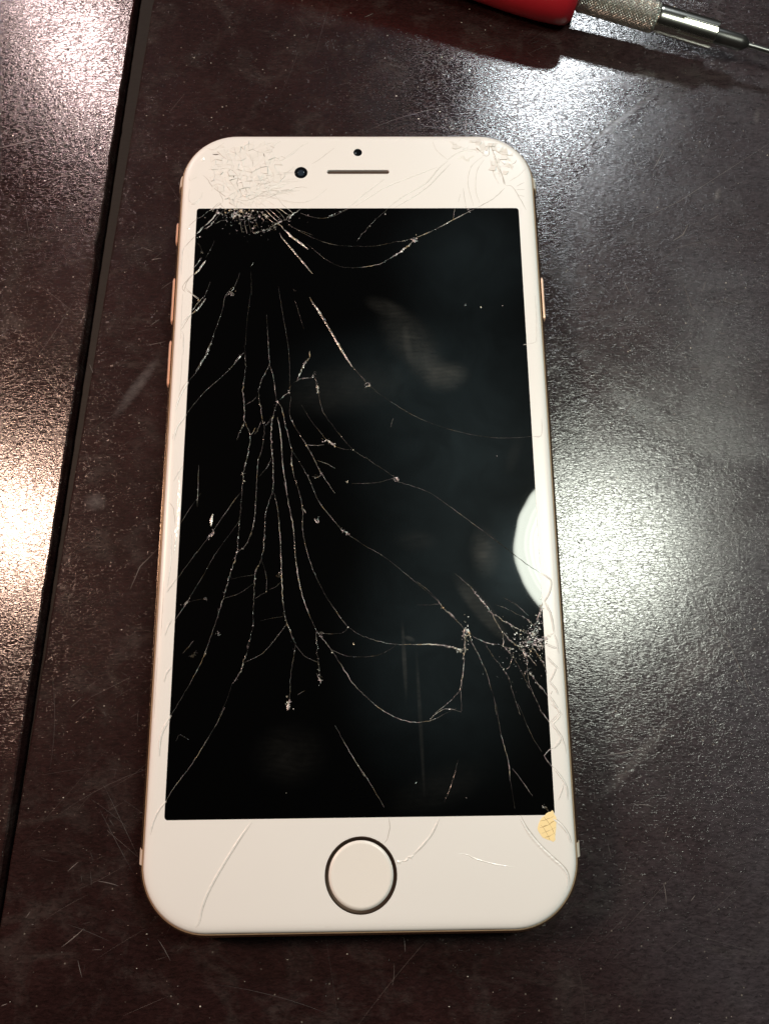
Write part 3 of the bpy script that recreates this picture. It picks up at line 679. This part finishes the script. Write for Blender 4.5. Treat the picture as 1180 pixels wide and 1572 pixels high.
GLINTS = [
(18.78,32.53,0.28),
(21.58,32.11,0.36),
(25.41,32.4,0.22),
(23.13,4.57,0.16),
(4.95,50.77,0.3),
(2.04,48.41,0.25),
(-20.63,-14.26,0.3),
(-18.98,-10.89,0.3),
(-21.24,-16.83,0.2),
(-21.63,-17.97,0.2),
(-19.87,-11.52,0.35),
(-16.87,-23.26,0.25),
(-17.6,-26.57,0.25),
(-16.75,-15.82,0.25),
(-14.94,-17.89,0.2),
(-1.83,-23.69,0.3),
(-4.33,-27.61,0.28),
(-0.99,-26.36,0.3),
(-6.97,16.16,0.35),
(-8.87,6.65,0.35),
(-14.6,7.32,0.3),
(-14.57,5.91,0.22),
(-19.31,1.79,0.35),
(-19.06,0.56,0.3),
(-13.87,14.59,0.55),
(-11.95,16.19,0.4),
(-11.26,11.07,0.25),
(-8.45,1.4,0.22),
(-1.98,0.29,0.45),
(-0.95,5.82,0.25),
(-15.97,10.78,0.2),
(13.36,-20.76,0.35),
(20.93,-21.52,0.25),
(23.32,-23.18,0.25),
(25.54,-24.45,0.35),
(22.62,-24.71,0.3),
(25.5,-27.02,0.35),
(26.28,-26.93,0.3),
(22.58,-30.47,0.3),
(23.12,-30.39,0.2),
(18.62,-18.28,0.25),
(19.83,-19.86,0.3),
(26.58,-28.45,0.35),
(27.68,-32.58,0.35),
(24.17,-28.61,0.25),
(28.98,-20.53,0.4),
(28.99,-21.3,0.4),
(29.54,-25.73,0.8),
(24.22,-23.86,0.3),
(16.29,-28.72,0.3),
(8.44,-47.2,0.22),
(13.88,-36.49,0.25),
(27.54,-50.95,0.3),
(-18.98,47.91,0.5),
(-18.07,47.12,0.4),
(-16.56,50.4,0.6),
(-16.87,50.74,0.5),
(-17.18,47.46,0.3),
(-24.45,47.88,0.2),
(-26.38,48.94,0.35),
(-27.95,43.06,0.25),
(-28.14,33.72,0.3),
(-28.45,46.25,0.25),
(-28.89,46.07,0.3),
(16.02,-49.46,0.12),
(-11.14,-48.4,0.12),
]
BEZEL_CRACKS = [
([(-29.2,18.23),(-30.02,16.62),(-30.68,15.01),(-31.18,13.1)],0.3,0),
([(-29.27,12.45),(-30.04,11.19),(-30.71,9.93),(-31.19,7.74)],0.35,0),
([(-29.34,3.39),(-30.14,1.86),(-30.8,0.65)],0.2,0),
([(-30.71,36.33),(-29.24,34.77),(-28.11,33.74)],0.14,-1),
([(-29.22,31.18),(-30.39,29.83),(-30.94,28.65)],0.2,0),
([(-30.88,27.47),(-30.5,26.13),(-30.42,23.31)],0.22,0),
([(-25.26,53.27),(-26.13,52.35),(-26.99,51.55)],0.18,-1),
([(-29.21,49.85),(-29.87,49.18),(-30.54,48.5)],0.2,-1),
([(-29.15,46.47),(-30.09,45.47),(-31.02,44.25)],0.2,-1),
([(-29.32,38.8),(-30.01,37.76),(-30.45,36.89),(-30.82,35.38)],0.22,-1),
([(-25.26,53.27),(-24.73,52.58),(-24.11,51.89)],0.15,-1),
([(-30.9,53.85),(-30.26,53.05),(-29.19,53.62),(-28.34,54.77)],0.14,0),
([(-30.69,35.81),(-29.48,34.94),(-28.08,33.97)],0.12,-1),
([(-30.42,48.05),(-30.71,47.94),(-30.4,47.71)],0.4,1),
([(-30.5,35.25),(-31.07,36.27),(-29.6,38.66)],0.2,-1),
([(-29.23,31.03),(-30.06,29.53),(-30.89,27.88)],0.2,-1),
([(-30.88,27.71),(-30.53,26.89),(-30.35,23.28)],0.25,0),
([(-29.36,18.44),(-30.3,16.53),(-30.79,14.63)],0.2,-1),
([(-31.19,44.57),(-31.52,43.17),(-31.57,41.09),(-31.57,38.67)],0.25,0),
([(-31.01,34.91),(-31.0,31.21),(-30.92,26.23)],0.12,0),
([(-30.49,23.61),(-30.46,19.72),(-30.65,16.53)],0.1,0),
([(-29.41,11.9),(-30.69,9.95),(-31.5,8.01)],0.25,0),
([(-29.96,2.25),(-29.65,-1.99),(-29.7,-6.15),(-29.99,-11.6)],0.42,2),  # white reflection along the border, drawn as a pale ridge
([(-31.35,-2.9),(-30.48,-4.07),(-30.01,-7.07)],0.18,-1),
([(-29.42,-15.63),(-30.15,-16.72),(-30.87,-17.82)],0.28,0),
([(-29.76,-22.18),(-30.43,-23.47),(-30.78,-24.75)],0.3,0),
([(-29.45,-29.51),(-30.24,-30.67),(-30.51,-31.92)],0.32,0),
([(-29.13,-36.87),(-30.19,-38.89),(-30.6,-40.49),(-30.58,-42.89)],0.32,0),
([(-30.6,-8.43),(-30.47,-12.5),(-30.79,-16.94)],0.2,0),
([(-31.41,-16.05),(-31.33,-20.43),(-31.34,-24.74)],0.12,-1),
([(-31.66,-28.14),(-31.7,-33.15),(-31.71,-37.25)],0.1,-1),
([(-29.16,-49.3),(-30.12,-50.55),(-30.83,-52.07),(-31.34,-54.0)],0.3,0),
([(-29.36,-37.64),(-30.31,-39.53),(-30.58,-41.28),(-30.66,-42.87)],0.32,0),
([(-16.34,-52.4),(-17.39,-53.92),(-18.52,-55.55),(-20.73,-59.06),(-22.35,-62.0),(-23.13,-64.11),(-23.48,-65.95),(-24.03,-66.52)],0.42,0),
([(4.24,-52.13),(4.39,-53.45),(4.05,-54.91),(3.58,-55.63)],0.18,-1),
([(11.75,-52.23),(10.81,-54.13),(9.36,-55.86),(7.77,-57.29)],0.35,0),
([(7.77,-57.29),(7.13,-57.71),(6.19,-58.27),(5.35,-58.63)],0.5,3),
([(23.88,-52.24),(24.83,-54.02),(26.3,-55.94),(28.07,-57.71),(29.85,-59.32),(30.55,-60.48),(30.53,-62.19)],0.55,0),
([(28.57,-52.3),(29.93,-53.35),(30.94,-54.69),(31.41,-56.16)],0.42,0),
([(14.64,-57.23),(15.88,-57.45),(17.42,-58.14),(20.5,-58.9),(22.98,-59.28)],0.2,1),
([(29.49,-45.35),(30.67,-46.94),(31.23,-48.15),(31.27,-49.96)],0.35,0),
([(30.79,-47.55),(30.57,-48.45),(29.83,-49.94)],0.25,0),
([(29.42,-38.77),(30.99,-37.22),(30.55,-36.43),(29.77,-35.79)],0.3,0),
([(29.57,-38.93),(30.62,-40.34),(30.73,-41.12),(29.68,-42.35)],0.3,0),
([(30.62,-40.34),(31.34,-41.75),(31.56,-43.29)],0.2,0),
([(30.89,-17.46),(30.33,-18.79),(29.59,-19.91)],0.3,0),
([(29.59,-19.91),(30.18,-21.19),(30.41,-21.72),(30.65,-23.04),(30.84,-25.01)],0.35,0),
([(29.59,-25.46),(30.18,-25.34),(30.87,-25.01)],0.4,3),
([(29.36,-26.68),(30.34,-27.08),(31.32,-27.43)],0.3,0),
([(30.83,-25.14),(31.19,-26.18),(31.31,-27.48),(31.37,-28.25)],0.25,0),
([(29.45,-28.62),(30.18,-29.53),(31.22,-30.56)],0.3,0),
([(30.79,-30.3),(30.33,-31.32),(29.61,-32.45)],0.35,0),
([(29.48,-32.45),(30.46,-33.47),(30.9,-34.61)],0.3,0),
([(29.96,-33.84),(29.62,-34.34)],0.25,0),
([(29.42,-34.64),(30.06,-35.6),(30.99,-37.24),(31.22,-37.61)],0.36,0),
([(31.03,-37.36),(30.67,-38.1),(29.72,-38.88)],0.34,2),
([(29.72,-38.88),(30.54,-40.2),(30.96,-40.82),(31.2,-41.8)],0.36,0),
([(30.92,-40.57),(30.58,-41.55),(29.62,-42.46)],0.32,0),
([(29.58,-20.12),(30.08,-20.66),(29.96,-21.19)],0.3,2),
([(28.7,24.86),(30.58,25.25),(31.08,26.02),(31.27,29.23),(31.35,34.38)],0.13,0),
([(29.28,7.97),(30.79,8.18),(31.12,11.13)],0.12,0),
([(29.46,-15.45),(30.63,-16.23),(30.87,-17.15),(30.32,-18.81),(29.49,-19.86)],0.28,0),
([(16.57,62.12),(14.54,60.04),(12.51,57.41),(8.56,54.81),(5.45,52.31)],0.22,0),
([(17.04,61.47),(14.83,58.91),(12.82,56.66),(9.51,54.07),(6.58,52.3)],0.22,0),
([(14.56,60.79),(11.91,59.59),(5.34,56.67),(2.08,54.45),(-0.51,52.61)],0.2,0),
([(4.71,58.17),(2.09,55.93),(-0.83,53.35)],0.2,0),
([(13.88,66.14),(14.65,64.22),(16.41,62.39)],0.12,0),
([(23.18,63.07),(21.48,61.55),(20.6,60.03),(20.16,57.03),(20.96,52.58)],0.14,0),
([(23.32,62.31),(22.15,60.41),(21.69,58.53),(21.57,55.54),(22.12,53.13)],0.12,0),
([(19.32,56.28),(19.41,54.42),(19.67,52.58)],0.12,-1),
([(18.69,54.98),(18.24,53.32)],0.1,0),
([(26.98,56.27),(26.12,55.34),(24.76,54.05),(23.09,52.94),(21.43,52.02)],0.22,-1),
([(16.57,62.12),(17.92,63.26),(19.59,64.02),(21.59,64.41),(22.38,63.64)],0.25,0),
([(24.62,65.83),(25.2,63.83),(25.9,61.16),(26.61,58.9),(27.1,56.83)],0.32,-1),
([(25.2,63.83),(25.59,61.54),(26.27,58.52)],0.4,3),
([(27.16,56.72),(28.3,56.57),(29.63,54.04),(30.64,51.64)],0.2,-1),
([(26.59,58.52),(26.91,57.02)],0.3,-1),
([(25.55,64.29),(26.84,63.64),(27.94,62.49),(28.38,61.47)],0.4,2),
([(28.37,61.24),(29.11,61.62),(29.41,62.3)],0.2,-1),
([(23.03,63.26),(24.25,63.26),(24.45,65.75)],0.2,-1),
([(18.22,62.5),(19.22,62.88),(20.19,62.31),(21.54,63.26)],0.5,3),
([(24.47,62.31),(24.99,59.28),(25.87,57.02)],0.15,0),
([(29.12,56.64),(30.63,57.39)],0.15,-1),
([(29.08,55.9),(30.65,55.97)],0.15,-1),
([(29.35,54.78),(30.47,54.48)],0.12,-1),
([(30.96,60.4),(29.56,58.89),(27.87,57.77)],0.12,0),
([(-15.83,62.06),(-13.94,62.24),(-12.06,63.53),(-10.19,65.56)],0.12,0),
([(-8.55,61.32),(-6.66,62.79),(-4.45,64.82)],0.14,-1),
([(-15.77,59.32),(-14.2,59.5),(-11.68,59.68)],0.1,-1),
([(-18.27,58.78),(-15.73,57.87),(-13.21,57.51),(-11.02,57.68)],0.14,0),
([(-18.22,57.15),(-15.69,55.89),(-13.18,55.52),(-10.68,55.7)],0.12,0),
([(-18.52,56.43),(-16.28,54.63),(-13.14,53.56),(-10.64,53.2),(-8.15,53.91),(-5.67,56.05)],0.13,0),
([(-18.81,55.71),(-17.52,54.28),(-15.3,52.67)],0.14,0),
([(-19.42,55.35),(-18.12,53.56),(-16.85,52.32)],0.12,0),
([(-20.05,55.35),(-19.06,53.57),(-18.4,52.32)],0.12,0),
([(-15.35,54.99),(-13.75,52.85),(-11.85,51.07)],0.12,-1),
([(-20.67,55.36),(-20.0,53.92),(-19.49,52.32)],0.12,0),
([(-16.5,63.35),(-15.28,65.56),(-14.34,66.31)],0.1,0),
([(-18.43,64.45),(-17.19,65.56),(-15.92,65.93)],0.1,0),
([(1.24,55.33),(-0.34,53.54),(-1.9,52.29)],0.14,0),
([(-13.94,62.24),(-11.44,64.45),(-9.24,65.93)],0.08,0),
([(-26.94,63.53),(-26.31,63.42),(-25.05,63.61)],0.24,-2),
([(-23.19,60.24),(-22.94,59.33),(-22.71,58.17)],0.2,-2),
([(-17.62,63.9),(-17.28,62.98),(-16.95,62.61)],0.18,-2),
([(-28.48,59.04),(-27.59,58.06),(-26.65,56.62),(-25.04,55.18),(-23.11,53.57)],0.22,-1),
([(-21.73,54.28),(-20.68,55.53),(-19.46,56.43),(-18.53,56.79),(-18.07,57.33)],0.22,-1),
([(-24.8,53.22),(-25.85,52.33)],0.2,-1),
([(-25.35,55.36),(-24.67,53.93),(-24.65,53.22)],0.15,-1),
([(-30.84,56.09),(-30.89,53.94),(-30.07,52.87),(-28.86,53.58),(-28.32,55.37)],0.14,0),
([(-28.5,62.98),(-28.77,61.88)],0.6,2),
([(-31.13,58.61),(-30.78,57.88),(-29.56,58.61)],0.12,0),
([(-23.42,62.25),(-23.31,59.33),(-22.75,56.79),(-22.2,54.28)],0.2,0),
([(-26.86,61.52),(-26.42,58.6),(-26.65,56.62)],0.2,0),
([(-18.87,57.87),(-19.54,59.32),(-18.33,60.78),(-16.46,61.88)],0.2,0),
([(-18.87,57.8),(-18.38,57.15),(-18.59,56.79)],0.25,-1),
([(-20.39,66.31),(-19.38,64.45),(-17.77,63.71)],0.15,-1),
([(-25.0,62.25),(-24.12,64.09),(-22.89,65.01)],0.2,0),
([(-21.73,63.53),(-21.15,60.42),(-22.06,59.33)],0.3,3),
([(-28.11,64.82),(-26.67,64.46),(-24.82,65.94)],0.15,0),
([(-27.43,60.06),(-25.57,60.78),(-23.34,60.05)],0.2,0),
([(-17.11,62.61),(-15.78,59.68),(-17.01,58.6)],0.15,0),
]

def spline(pts, step):
    P = [Vector(p) for p in pts]
    if len(P) == 2: P = [P[0], P[0].lerp(P[1], .5), P[1]]
    P = [P[0]*2-P[1]]+P+[P[-1]*2-P[-2]]; out = []
    for i in range(1, len(P)-2):
        a, b, c, d = P[i-1], P[i], P[i+1], P[i+2]
        n = max(2, int((c-b).length/step))
        for q in range(n):
            t = q/n
            out.append(.5*((2*b)+(c-a)*t+(2*a-5*b+4*c-d)*t*t+(3*b-a-3*c+d)*t**3))
    out.append(P[-2]); return out
def ridge(pts, width, z, chunk, hfac=.45, taper=.25, jitter=None, step=.22, side=0):
    """triangular lip along the line: width swells and thins, chunky lines break into splinters"""
    L = spline(pts, step); n = len(L); v = []; f = []; sd = random.random()*50
    if jitter is None: jitter = .02+.11*chunk
    for i, p in enumerate(L):
        a = L[max(i-1, 0)]; c = L[min(i+1, n-1)]; d = (c-a); d = d.normalized() if d.length > 1e-9 else Vector((1, 0))
        nn = Vector((-d.y, d.x)); t = i/(n-1)
        tp = min(1, (t+.02)/taper, (1.02-t)/taper)
        wv_ = 1+(.12+.75*chunk)*mnoise.noise(Vector((p.x*1.6+sd, p.y*1.6, 0)))*1.6
        if chunk > .5: wv_ *= random.choice((.45, .8, 1, 1.3, 1.0))
        ww = max(.018, width*.5*tp**.7*wv_)
        q = p+nn*(jitter*mnoise.noise(Vector((p.x*1.3+sd, p.y*1.3, 5)))*1.4)+nn*side
        if chunk > .5: q += nn*random.gauss(0, width*.16)
        h = min(.09, ww*2*hfac)*random.uniform(.6, 1.1)
        off = nn*ww*random.uniform(-.5, .5)*chunk
        A, B, T = q-nn*ww, q+nn*ww, q+off
        v += [(A.x, A.y, z), (T.x, T.y, z+h), (B.x, B.y, z)]
    for i in range(n-1):
        a = i*3; f += [(a, a+1, a+4, a+3), (a+1, a+2, a+5, a+4)]
    return v, f
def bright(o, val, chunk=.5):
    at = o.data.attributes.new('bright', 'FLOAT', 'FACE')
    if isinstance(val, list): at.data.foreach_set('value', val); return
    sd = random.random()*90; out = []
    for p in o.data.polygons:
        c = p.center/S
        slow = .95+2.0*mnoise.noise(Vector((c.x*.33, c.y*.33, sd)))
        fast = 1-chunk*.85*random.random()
        spark = 2.2 if random.random() < .04+.10*chunk else 1  # glints painted into the face colour
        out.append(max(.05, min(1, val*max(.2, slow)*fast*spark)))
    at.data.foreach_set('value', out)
ZS = 7.0945
for pts, wd, br, ch in SCREEN_CRACKS:
    v, f = ridge(pts, wd*.82, ZS, ch)
    if ch > .85 and wd > .12:                        # splinters beside the crushed stretches
        for _ in range(int(3+len(pts)*2)):
            i = random.randrange(len(pts)-1); t = random.random()
            x = pts[i][0]*(1-t)+pts[i+1][0]*t+random.gauss(0, wd*.8); y = pts[i][1]*(1-t)+pts[i+1][1]*t+random.gauss(0, wd*.8)
            s_ = wd*random.uniform(.15, .5); a = random.random()*6.3; b = len(v)
            for q in range(3):
                aa = a+q*2.1+random.uniform(-.4, .4); v.append((x+s_*math.cos(aa), y+s_*math.sin(aa), ZS+random.uniform(.003, .07)))
            f.append((b, b+1, b+2))
    o = mesh('crack', v, f, M['crack'], display); bright(o, min(1, 1.15*br**1.6*1.0), ch)
# crushed nests: impact point at the upper edge, and the one by the right edge; plus single glints
v = []; f = []; br = []
def chip(x, y, s_, b_):
    k_ = random.randint(3, 5); a = random.random()*6.3; b = len(v); z0 = ZS+random.uniform(.002, .02)
    for q in range(k_):
        aa = a+q*2*math.pi/k_+random.uniform(-.35, .35); r_ = s_*random.uniform(.55, 1.1)
        v.append((x+r_*math.cos(aa), y+r_*math.sin(aa), z0+random.uniform(0, s_*.45)))
    f.append(tuple(range(b, b+k_))); br.append(b_)
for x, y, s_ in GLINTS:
    chip(x, y, s_*.42, 1)  # full-bright chip colour stands in for the glint
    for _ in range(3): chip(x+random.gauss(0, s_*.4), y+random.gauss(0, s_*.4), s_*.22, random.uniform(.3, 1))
for cx, cy, sx, sy, n_, smin, smax, hi in [(-21.01, 50.7, 2.2, 0.8, 130, 0.06, 0.22, 0.8), (-22.21, 51.24, 1.6, 0.7, 60, 0.1, 0.3, 0.9), (-16.74, 49.62, 3.5, 1.2, 40, 0.04, 0.14, 0.6), (27.16, -26.25, 1.7, 1.0, 90, 0.05, 0.2, 1), (27.62, -27.27, 1.5, 1.5, 60, 0.04, 0.14, 0.8), (24.96, -28.76, 2.5, 3.2, 60, 0.03, 0.09, 0.6), (27.99, -24.51, 1.2, 0.9, 40, 0.05, 0.18, 1), (16.98, -24.4, 0.4, 1.2, 22, 0.04, 0.14, 0.8), (-19.98, 48.03, 2.5, 1.2, 30, 0.04, 0.12, 0.4)]:
    c_ = 0
    while c_ < n_:
        x, y = random.gauss(cx, sx), random.gauss(cy, sy)
        if abs(x) > DX-.1 or abs(y) > DY-.05: continue
        chip(x, y, random.uniform(smin, smax), hi*random.random()**1.6); c_ += 1
o = mesh('glass_crumbs', v, f, M['crack'], display); bright(o, br); tag(o, kind='stuff')

# cracks that run through the white border
ZB = 7.1
def bz(x, y):                                        # height of the glass near its curved rim
    dx = (HX-abs(x)); dy = (HY-abs(y)); cx, cy = HX-R, HY-R
    if abs(x) > cx and abs(y) > cy: d = R-math.hypot(abs(x)-cx, abs(y)-cy)
    else: d = min(dx, dy)
    tb = [(q[0], q[1]) for q in gp[2:]]
    if d >= tb[-1][0]: return 7.1
    for (a, za), (b, zb) in zip(tb, tb[1:]):
        if d <= b: return za+(zb-za)*max(0, (d-a))/(b-a) if b > a else zb
    return 7.1
def drape(v): return [(x, y, z-7.1+bz(x, y)) for x, y, z in v]
def bezel_obj(v, f, m): return mesh('crack', drape(v), f, m, glass)
for pts, wd, kd in BEZEL_CRACKS:
    if kd in (0, 1, 2, 3):
        v, f = ridge(pts, wd*(1.0 if kd != 3 else 1.1), ZB, {0: .15, 1: .1, 2: .2, 3: .9}[kd], hfac=.30 if kd < 2 else .4)
        nv = len(v); mi = [0]*len(f)
        if kd == 0:
            v2, f2 = ridge(pts, max(.05, wd*.34), ZB+.004, .15, hfac=.2, side=wd*.52, jitter=0)
            v += v2; f += [tuple(q+nv for q in ff) for ff in f2]; mi += [1]*len(f2)
        mesh('crack', drape(v), f, [M['bezel'] if kd == 0 else M['ridge'], M['groove']], glass, mi=mi)
    else:
        v, f = ridge(pts, wd*(.62 if kd == -1 else .8), ZB+.004, .3, hfac=.15)
        bezel_obj(v, f, M['groove'] if kd == -1 else M['groove_dark'])
# hairline web spreading through the crushed corner
for q in range(46):
    a = random.uniform(-.15, math.pi+.1) if q < 30 else random.uniform(.1, 1.2)
    r0 = random.uniform(.5, 5); L = random.uniform(2, 7); x, y = -20.3+r0*math.cos(a), 53.6+r0*math.sin(a); pts = []
    a += random.gauss(0, .35)
    for i in range(6):
        pts.append((x, y)); x += math.cos(a)*L/5; y += math.sin(a)*L/5; a += random.gauss(-.05, .22)
    if any(p[1] < DY+.1 or p[1] > HY-2 or HX+p[0] < 2 or math.hypot(max(0, -p[0]-(HX-R)), max(0, p[1]-(HY-R))) > R-2 for p in pts): continue
    v, f = ridge(pts, random.uniform(.05, .16), ZB+.03, .5, hfac=.3)
    mesh('crack', drape(v), f, M[random.choice(('groove', 'ridge', 'ridge', 'bezel'))], glass)
# shattered corners: loose splinters of glass, each tilted its own way
def shards(cx, cy, rx, ry, ang, cell, tilt, keep):
    ca, sa = math.cos(ang), math.sin(ang); nx = int(2*rx/cell)+2; ny = int(2*ry/cell)+2
    G = {}
    for i in range(-1, nx+1):
        for j in range(-1, ny+1):
            G[i, j] = (-rx+(i+random.uniform(-.42, .42))*cell, -ry+(j+random.uniform(-.42, .42))*cell)
    for i in range(nx):
        for j in range(ny):
            q = [G[i, j], G[i+1, j], G[i+1, j+1], G[i, j+1]]
            if random.random() < .45:
                q = q[:3] if random.random() < .5 else q[1:]
            mx = sum(a for a, b in q)/len(q); my = sum(b for a, b in q)/len(q)
            d = math.hypot(mx/rx, my/ry)
            if d > 1+.15*mnoise.noise(Vector((mx, my, 0))) or random.random() > keep: continue
            tx, ty = random.gauss(0, tilt), random.gauss(0, tilt); pts = []
            mn = min(tx*(a-mx)+ty*(b-my) for a, b in q)
            for a, b in q:
                x = cx+ca*a-sa*b; y = cy+sa*a+ca*b
                pts.append((x, y, tx*(a-mx)+ty*(b-my)-mn))
            if any(HX-abs(x) < 1.6 or HY-abs(y) < 1.6 or y < DY+.05 or math.hypot(max(0, abs(x)-(HX-R)), max(0, abs(y)-(HY-R))) > R-1.8 for x, y, _ in pts): continue
            n_ = len(pts); top = [(x, y, bz(x, y)+.006+h) for x, y, h in pts]; bt = [(x, y, bz(x, y)-.01) for x, y, h in pts]
            gx = sum(p[0] for p in pts)/n_; gy = sum(p[1] for p in pts)/n_
            top = [(gx+(x-gx)*.93, gy+(y-gy)*.93, z) for x, y, z in top]; bt = [(gx+(x-gx)*1.0, gy+(y-gy)*1.0, z+.013) for x, y, z in bt]
            v, f = loft([bt, top], False, True)
            mesh('glass_shard', v, f, [M['shard'], M['shard_edge']], glass, mi=[1 if random.random() < .5 else 0]*n_+[0])
shards(-20.3, 60.3, 7.2, 6.4, .25, .95, .06, .80)
shards(-20.5, 54.2, 3.5, 2.2, 0, .7, .08, .85)
shards(22.8, 65.3, 6.0, 1.6, -.05, .75, .10, .6)
shards(27.0, 62.3, 3.0, 3.4, -.2, .85, .09, .4)
# thin amber patch at the lower right corner of the display
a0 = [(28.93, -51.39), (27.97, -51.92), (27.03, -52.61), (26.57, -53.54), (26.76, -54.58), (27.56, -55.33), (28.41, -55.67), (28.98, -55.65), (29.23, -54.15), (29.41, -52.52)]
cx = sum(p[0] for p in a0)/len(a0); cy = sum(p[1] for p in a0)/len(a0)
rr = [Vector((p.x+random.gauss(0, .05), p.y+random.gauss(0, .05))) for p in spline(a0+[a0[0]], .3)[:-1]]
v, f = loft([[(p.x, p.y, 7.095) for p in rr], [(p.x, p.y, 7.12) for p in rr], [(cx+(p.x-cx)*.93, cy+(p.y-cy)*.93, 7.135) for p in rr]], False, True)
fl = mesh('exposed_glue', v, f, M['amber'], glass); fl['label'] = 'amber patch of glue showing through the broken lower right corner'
M['glueline'] = mat_plain('glue_crack', (.50, .33, .13), .5)
for pts in [[(26.96, -52.96), (28.1, -52.62), (29.01, -52.17)], [(26.86, -53.77), (27.92, -53.55), (29.34, -52.76)], [(27.11, -54.59), (28.25, -54.26), (29.23, -53.8)], [(27.45, -55.17), (28.33, -54.95), (28.98, -54.61)], [(27.62, -52.27), (28.43, -53.44), (29.16, -54.85)], [(27.05, -53.43), (27.74, -54.36), (28.3, -55.53)]]:
    v, f = ridge(pts, .085, 7.1355, .8, hfac=.2); mesh('crack', v, f, M['glueline'], fl)

# ------------------------------------------------------------ the screwdriver
drv = bpy.data.objects.new('screwdriver', None); C.objects.link(drv); drv.empty_display_size = .02
tag(drv, label='precision screwdriver with red handle and knurled metal collar on the table beyond the phone', category='screwdriver')
DA = (44.36, 101.48, 5.8); DB = (71.03, 92.67, 5.0); AX = (Vector(DB)-Vector(DA)).normalized()
drv.matrix_world = Matrix.Translation(Vector(DA)*S) @ AX.to_track_quat('X', 'Z').to_matrix().to_4x4()
def lathe(name, secs, m, n=48, rfun=None, parent=drv, sharp=40):
    rings_ = []
    for x, r in secs:
        rings_.append([(x, (rfun(x, 2*math.pi*i/n)*r if rfun else r)*math.cos(2*math.pi*i/n), (rfun(x, 2*math.pi*i/n)*r if rfun else r)*math.sin(2*math.pi*i/n)) for i in range(n)])
    v, f = loft(rings_, True, True); f = [tuple(reversed(q)) for q in f]
    return mesh(name, v, f, m, parent, sharp=sharp)
k = N('red_rubber'); v_ = k.coord(); n1 = k.noise(v_, .35, 3)
k.l(k.mix(n1, (.33, .010, .018), (.39, .013, .022)), k.b.inputs['Base Color']); k.set(Roughness=.36, Specular_IOR_Level=.4)
k.l(k.bump(k.noise(v_, 4, 3), .02, .4), k.b.inputs['Normal']); M['red'] = k.m
M['steel'] = mat_plain('nickel', (.42, .43, .40), .40, 1.0, bump=(3, .006))
M['chrome'] = mat_plain('bright_nickel', (.68, .68, .62), .20, 1.0)
M['darksteel'] = mat_plain('black_oxide', (.07, .07, .068), .38, .8)
hexf = lambda x, a: 1-.055*max(0, math.cos(3*a))**6*min(1, max(0, (-x-1.2)/2.5))
secs = [(-90, 3), (-88, 5.0), (-60, 5.2), (-32, 5.3), (-24, 5.6), (-18, 5.95), (-12, 6.15), (-7, 6.15), (-4, 5.95), (-2, 5.75), (-1.0, 5.4), (-.35, 4.8), (0, 4.0)]
lathe('handle', secs, M['red'], 72, hexf, sharp=70)
KL = 16.03
nk = 120; rings_ = []; pk = .62
nx_ = int(KL/.11)
for i in range(nx_+1):
    x = i*KL/nx_; rg_ = []
    for j in range(nk):
        th = 2*math.pi*j/nk; u = th*2.8
        nn_ = round(2*math.pi*2.8/pk/1.0)
        a_ = (x*math.pi/pk+th*nn_/2); b_ = (x*math.pi/pk-th*nn_/2)
        h = .13*min(abs(math.sin(a_)), abs(math.sin(b_)))*1.5
        ed = min(1, x/.35, (KL-x)/.5)
        r = (2.62+h)*(1 if ed >= 1 else .9+.1*ed)
        rg_.append((x, r*math.cos(th), r*math.sin(th)))
    rings_.append(rg_)
v, f = loft(rings_, True, True); f = [tuple(reversed(q)) for q in f]
mesh('knurled_collar', v, f, M['steel'], drv)
c0 = KL; c1 = 28.1
def flute(x, a):
    if x < c0+(c1-c0)*.38: return 1
    s_ = (a*6/(2*math.pi)+.30) % 1
    return .86 if s_ < .14 else 1
secs = [(c0-.2, 2.2), (c0+.02, 2.38), (c0+.3, 2.45)]+[(c0+.3+(c1-c0-.5)*i/30, 2.45+.05*i/30) for i in range(1, 31)]+[(c1-.08, 2.42), (c1, 2.2)]
lathe('chuck', secs, M['chrome'], 144, flute, sharp=30)
lathe('bit_holder', [(c1-.3, 1.3), (c1+.2, 1.40), (c1+5.0, 1.40), (c1+5.8, 1.25), (c1+6.6, .62), (c1+6.8, .5)], M['darksteel'], 40)
lathe('shaft', [(c1+6.5, .48), (c1+32, .48), (c1+34, .3)], mat_plain('shaft_steel', (.17, .17, .165), .38, 1.0), 24)
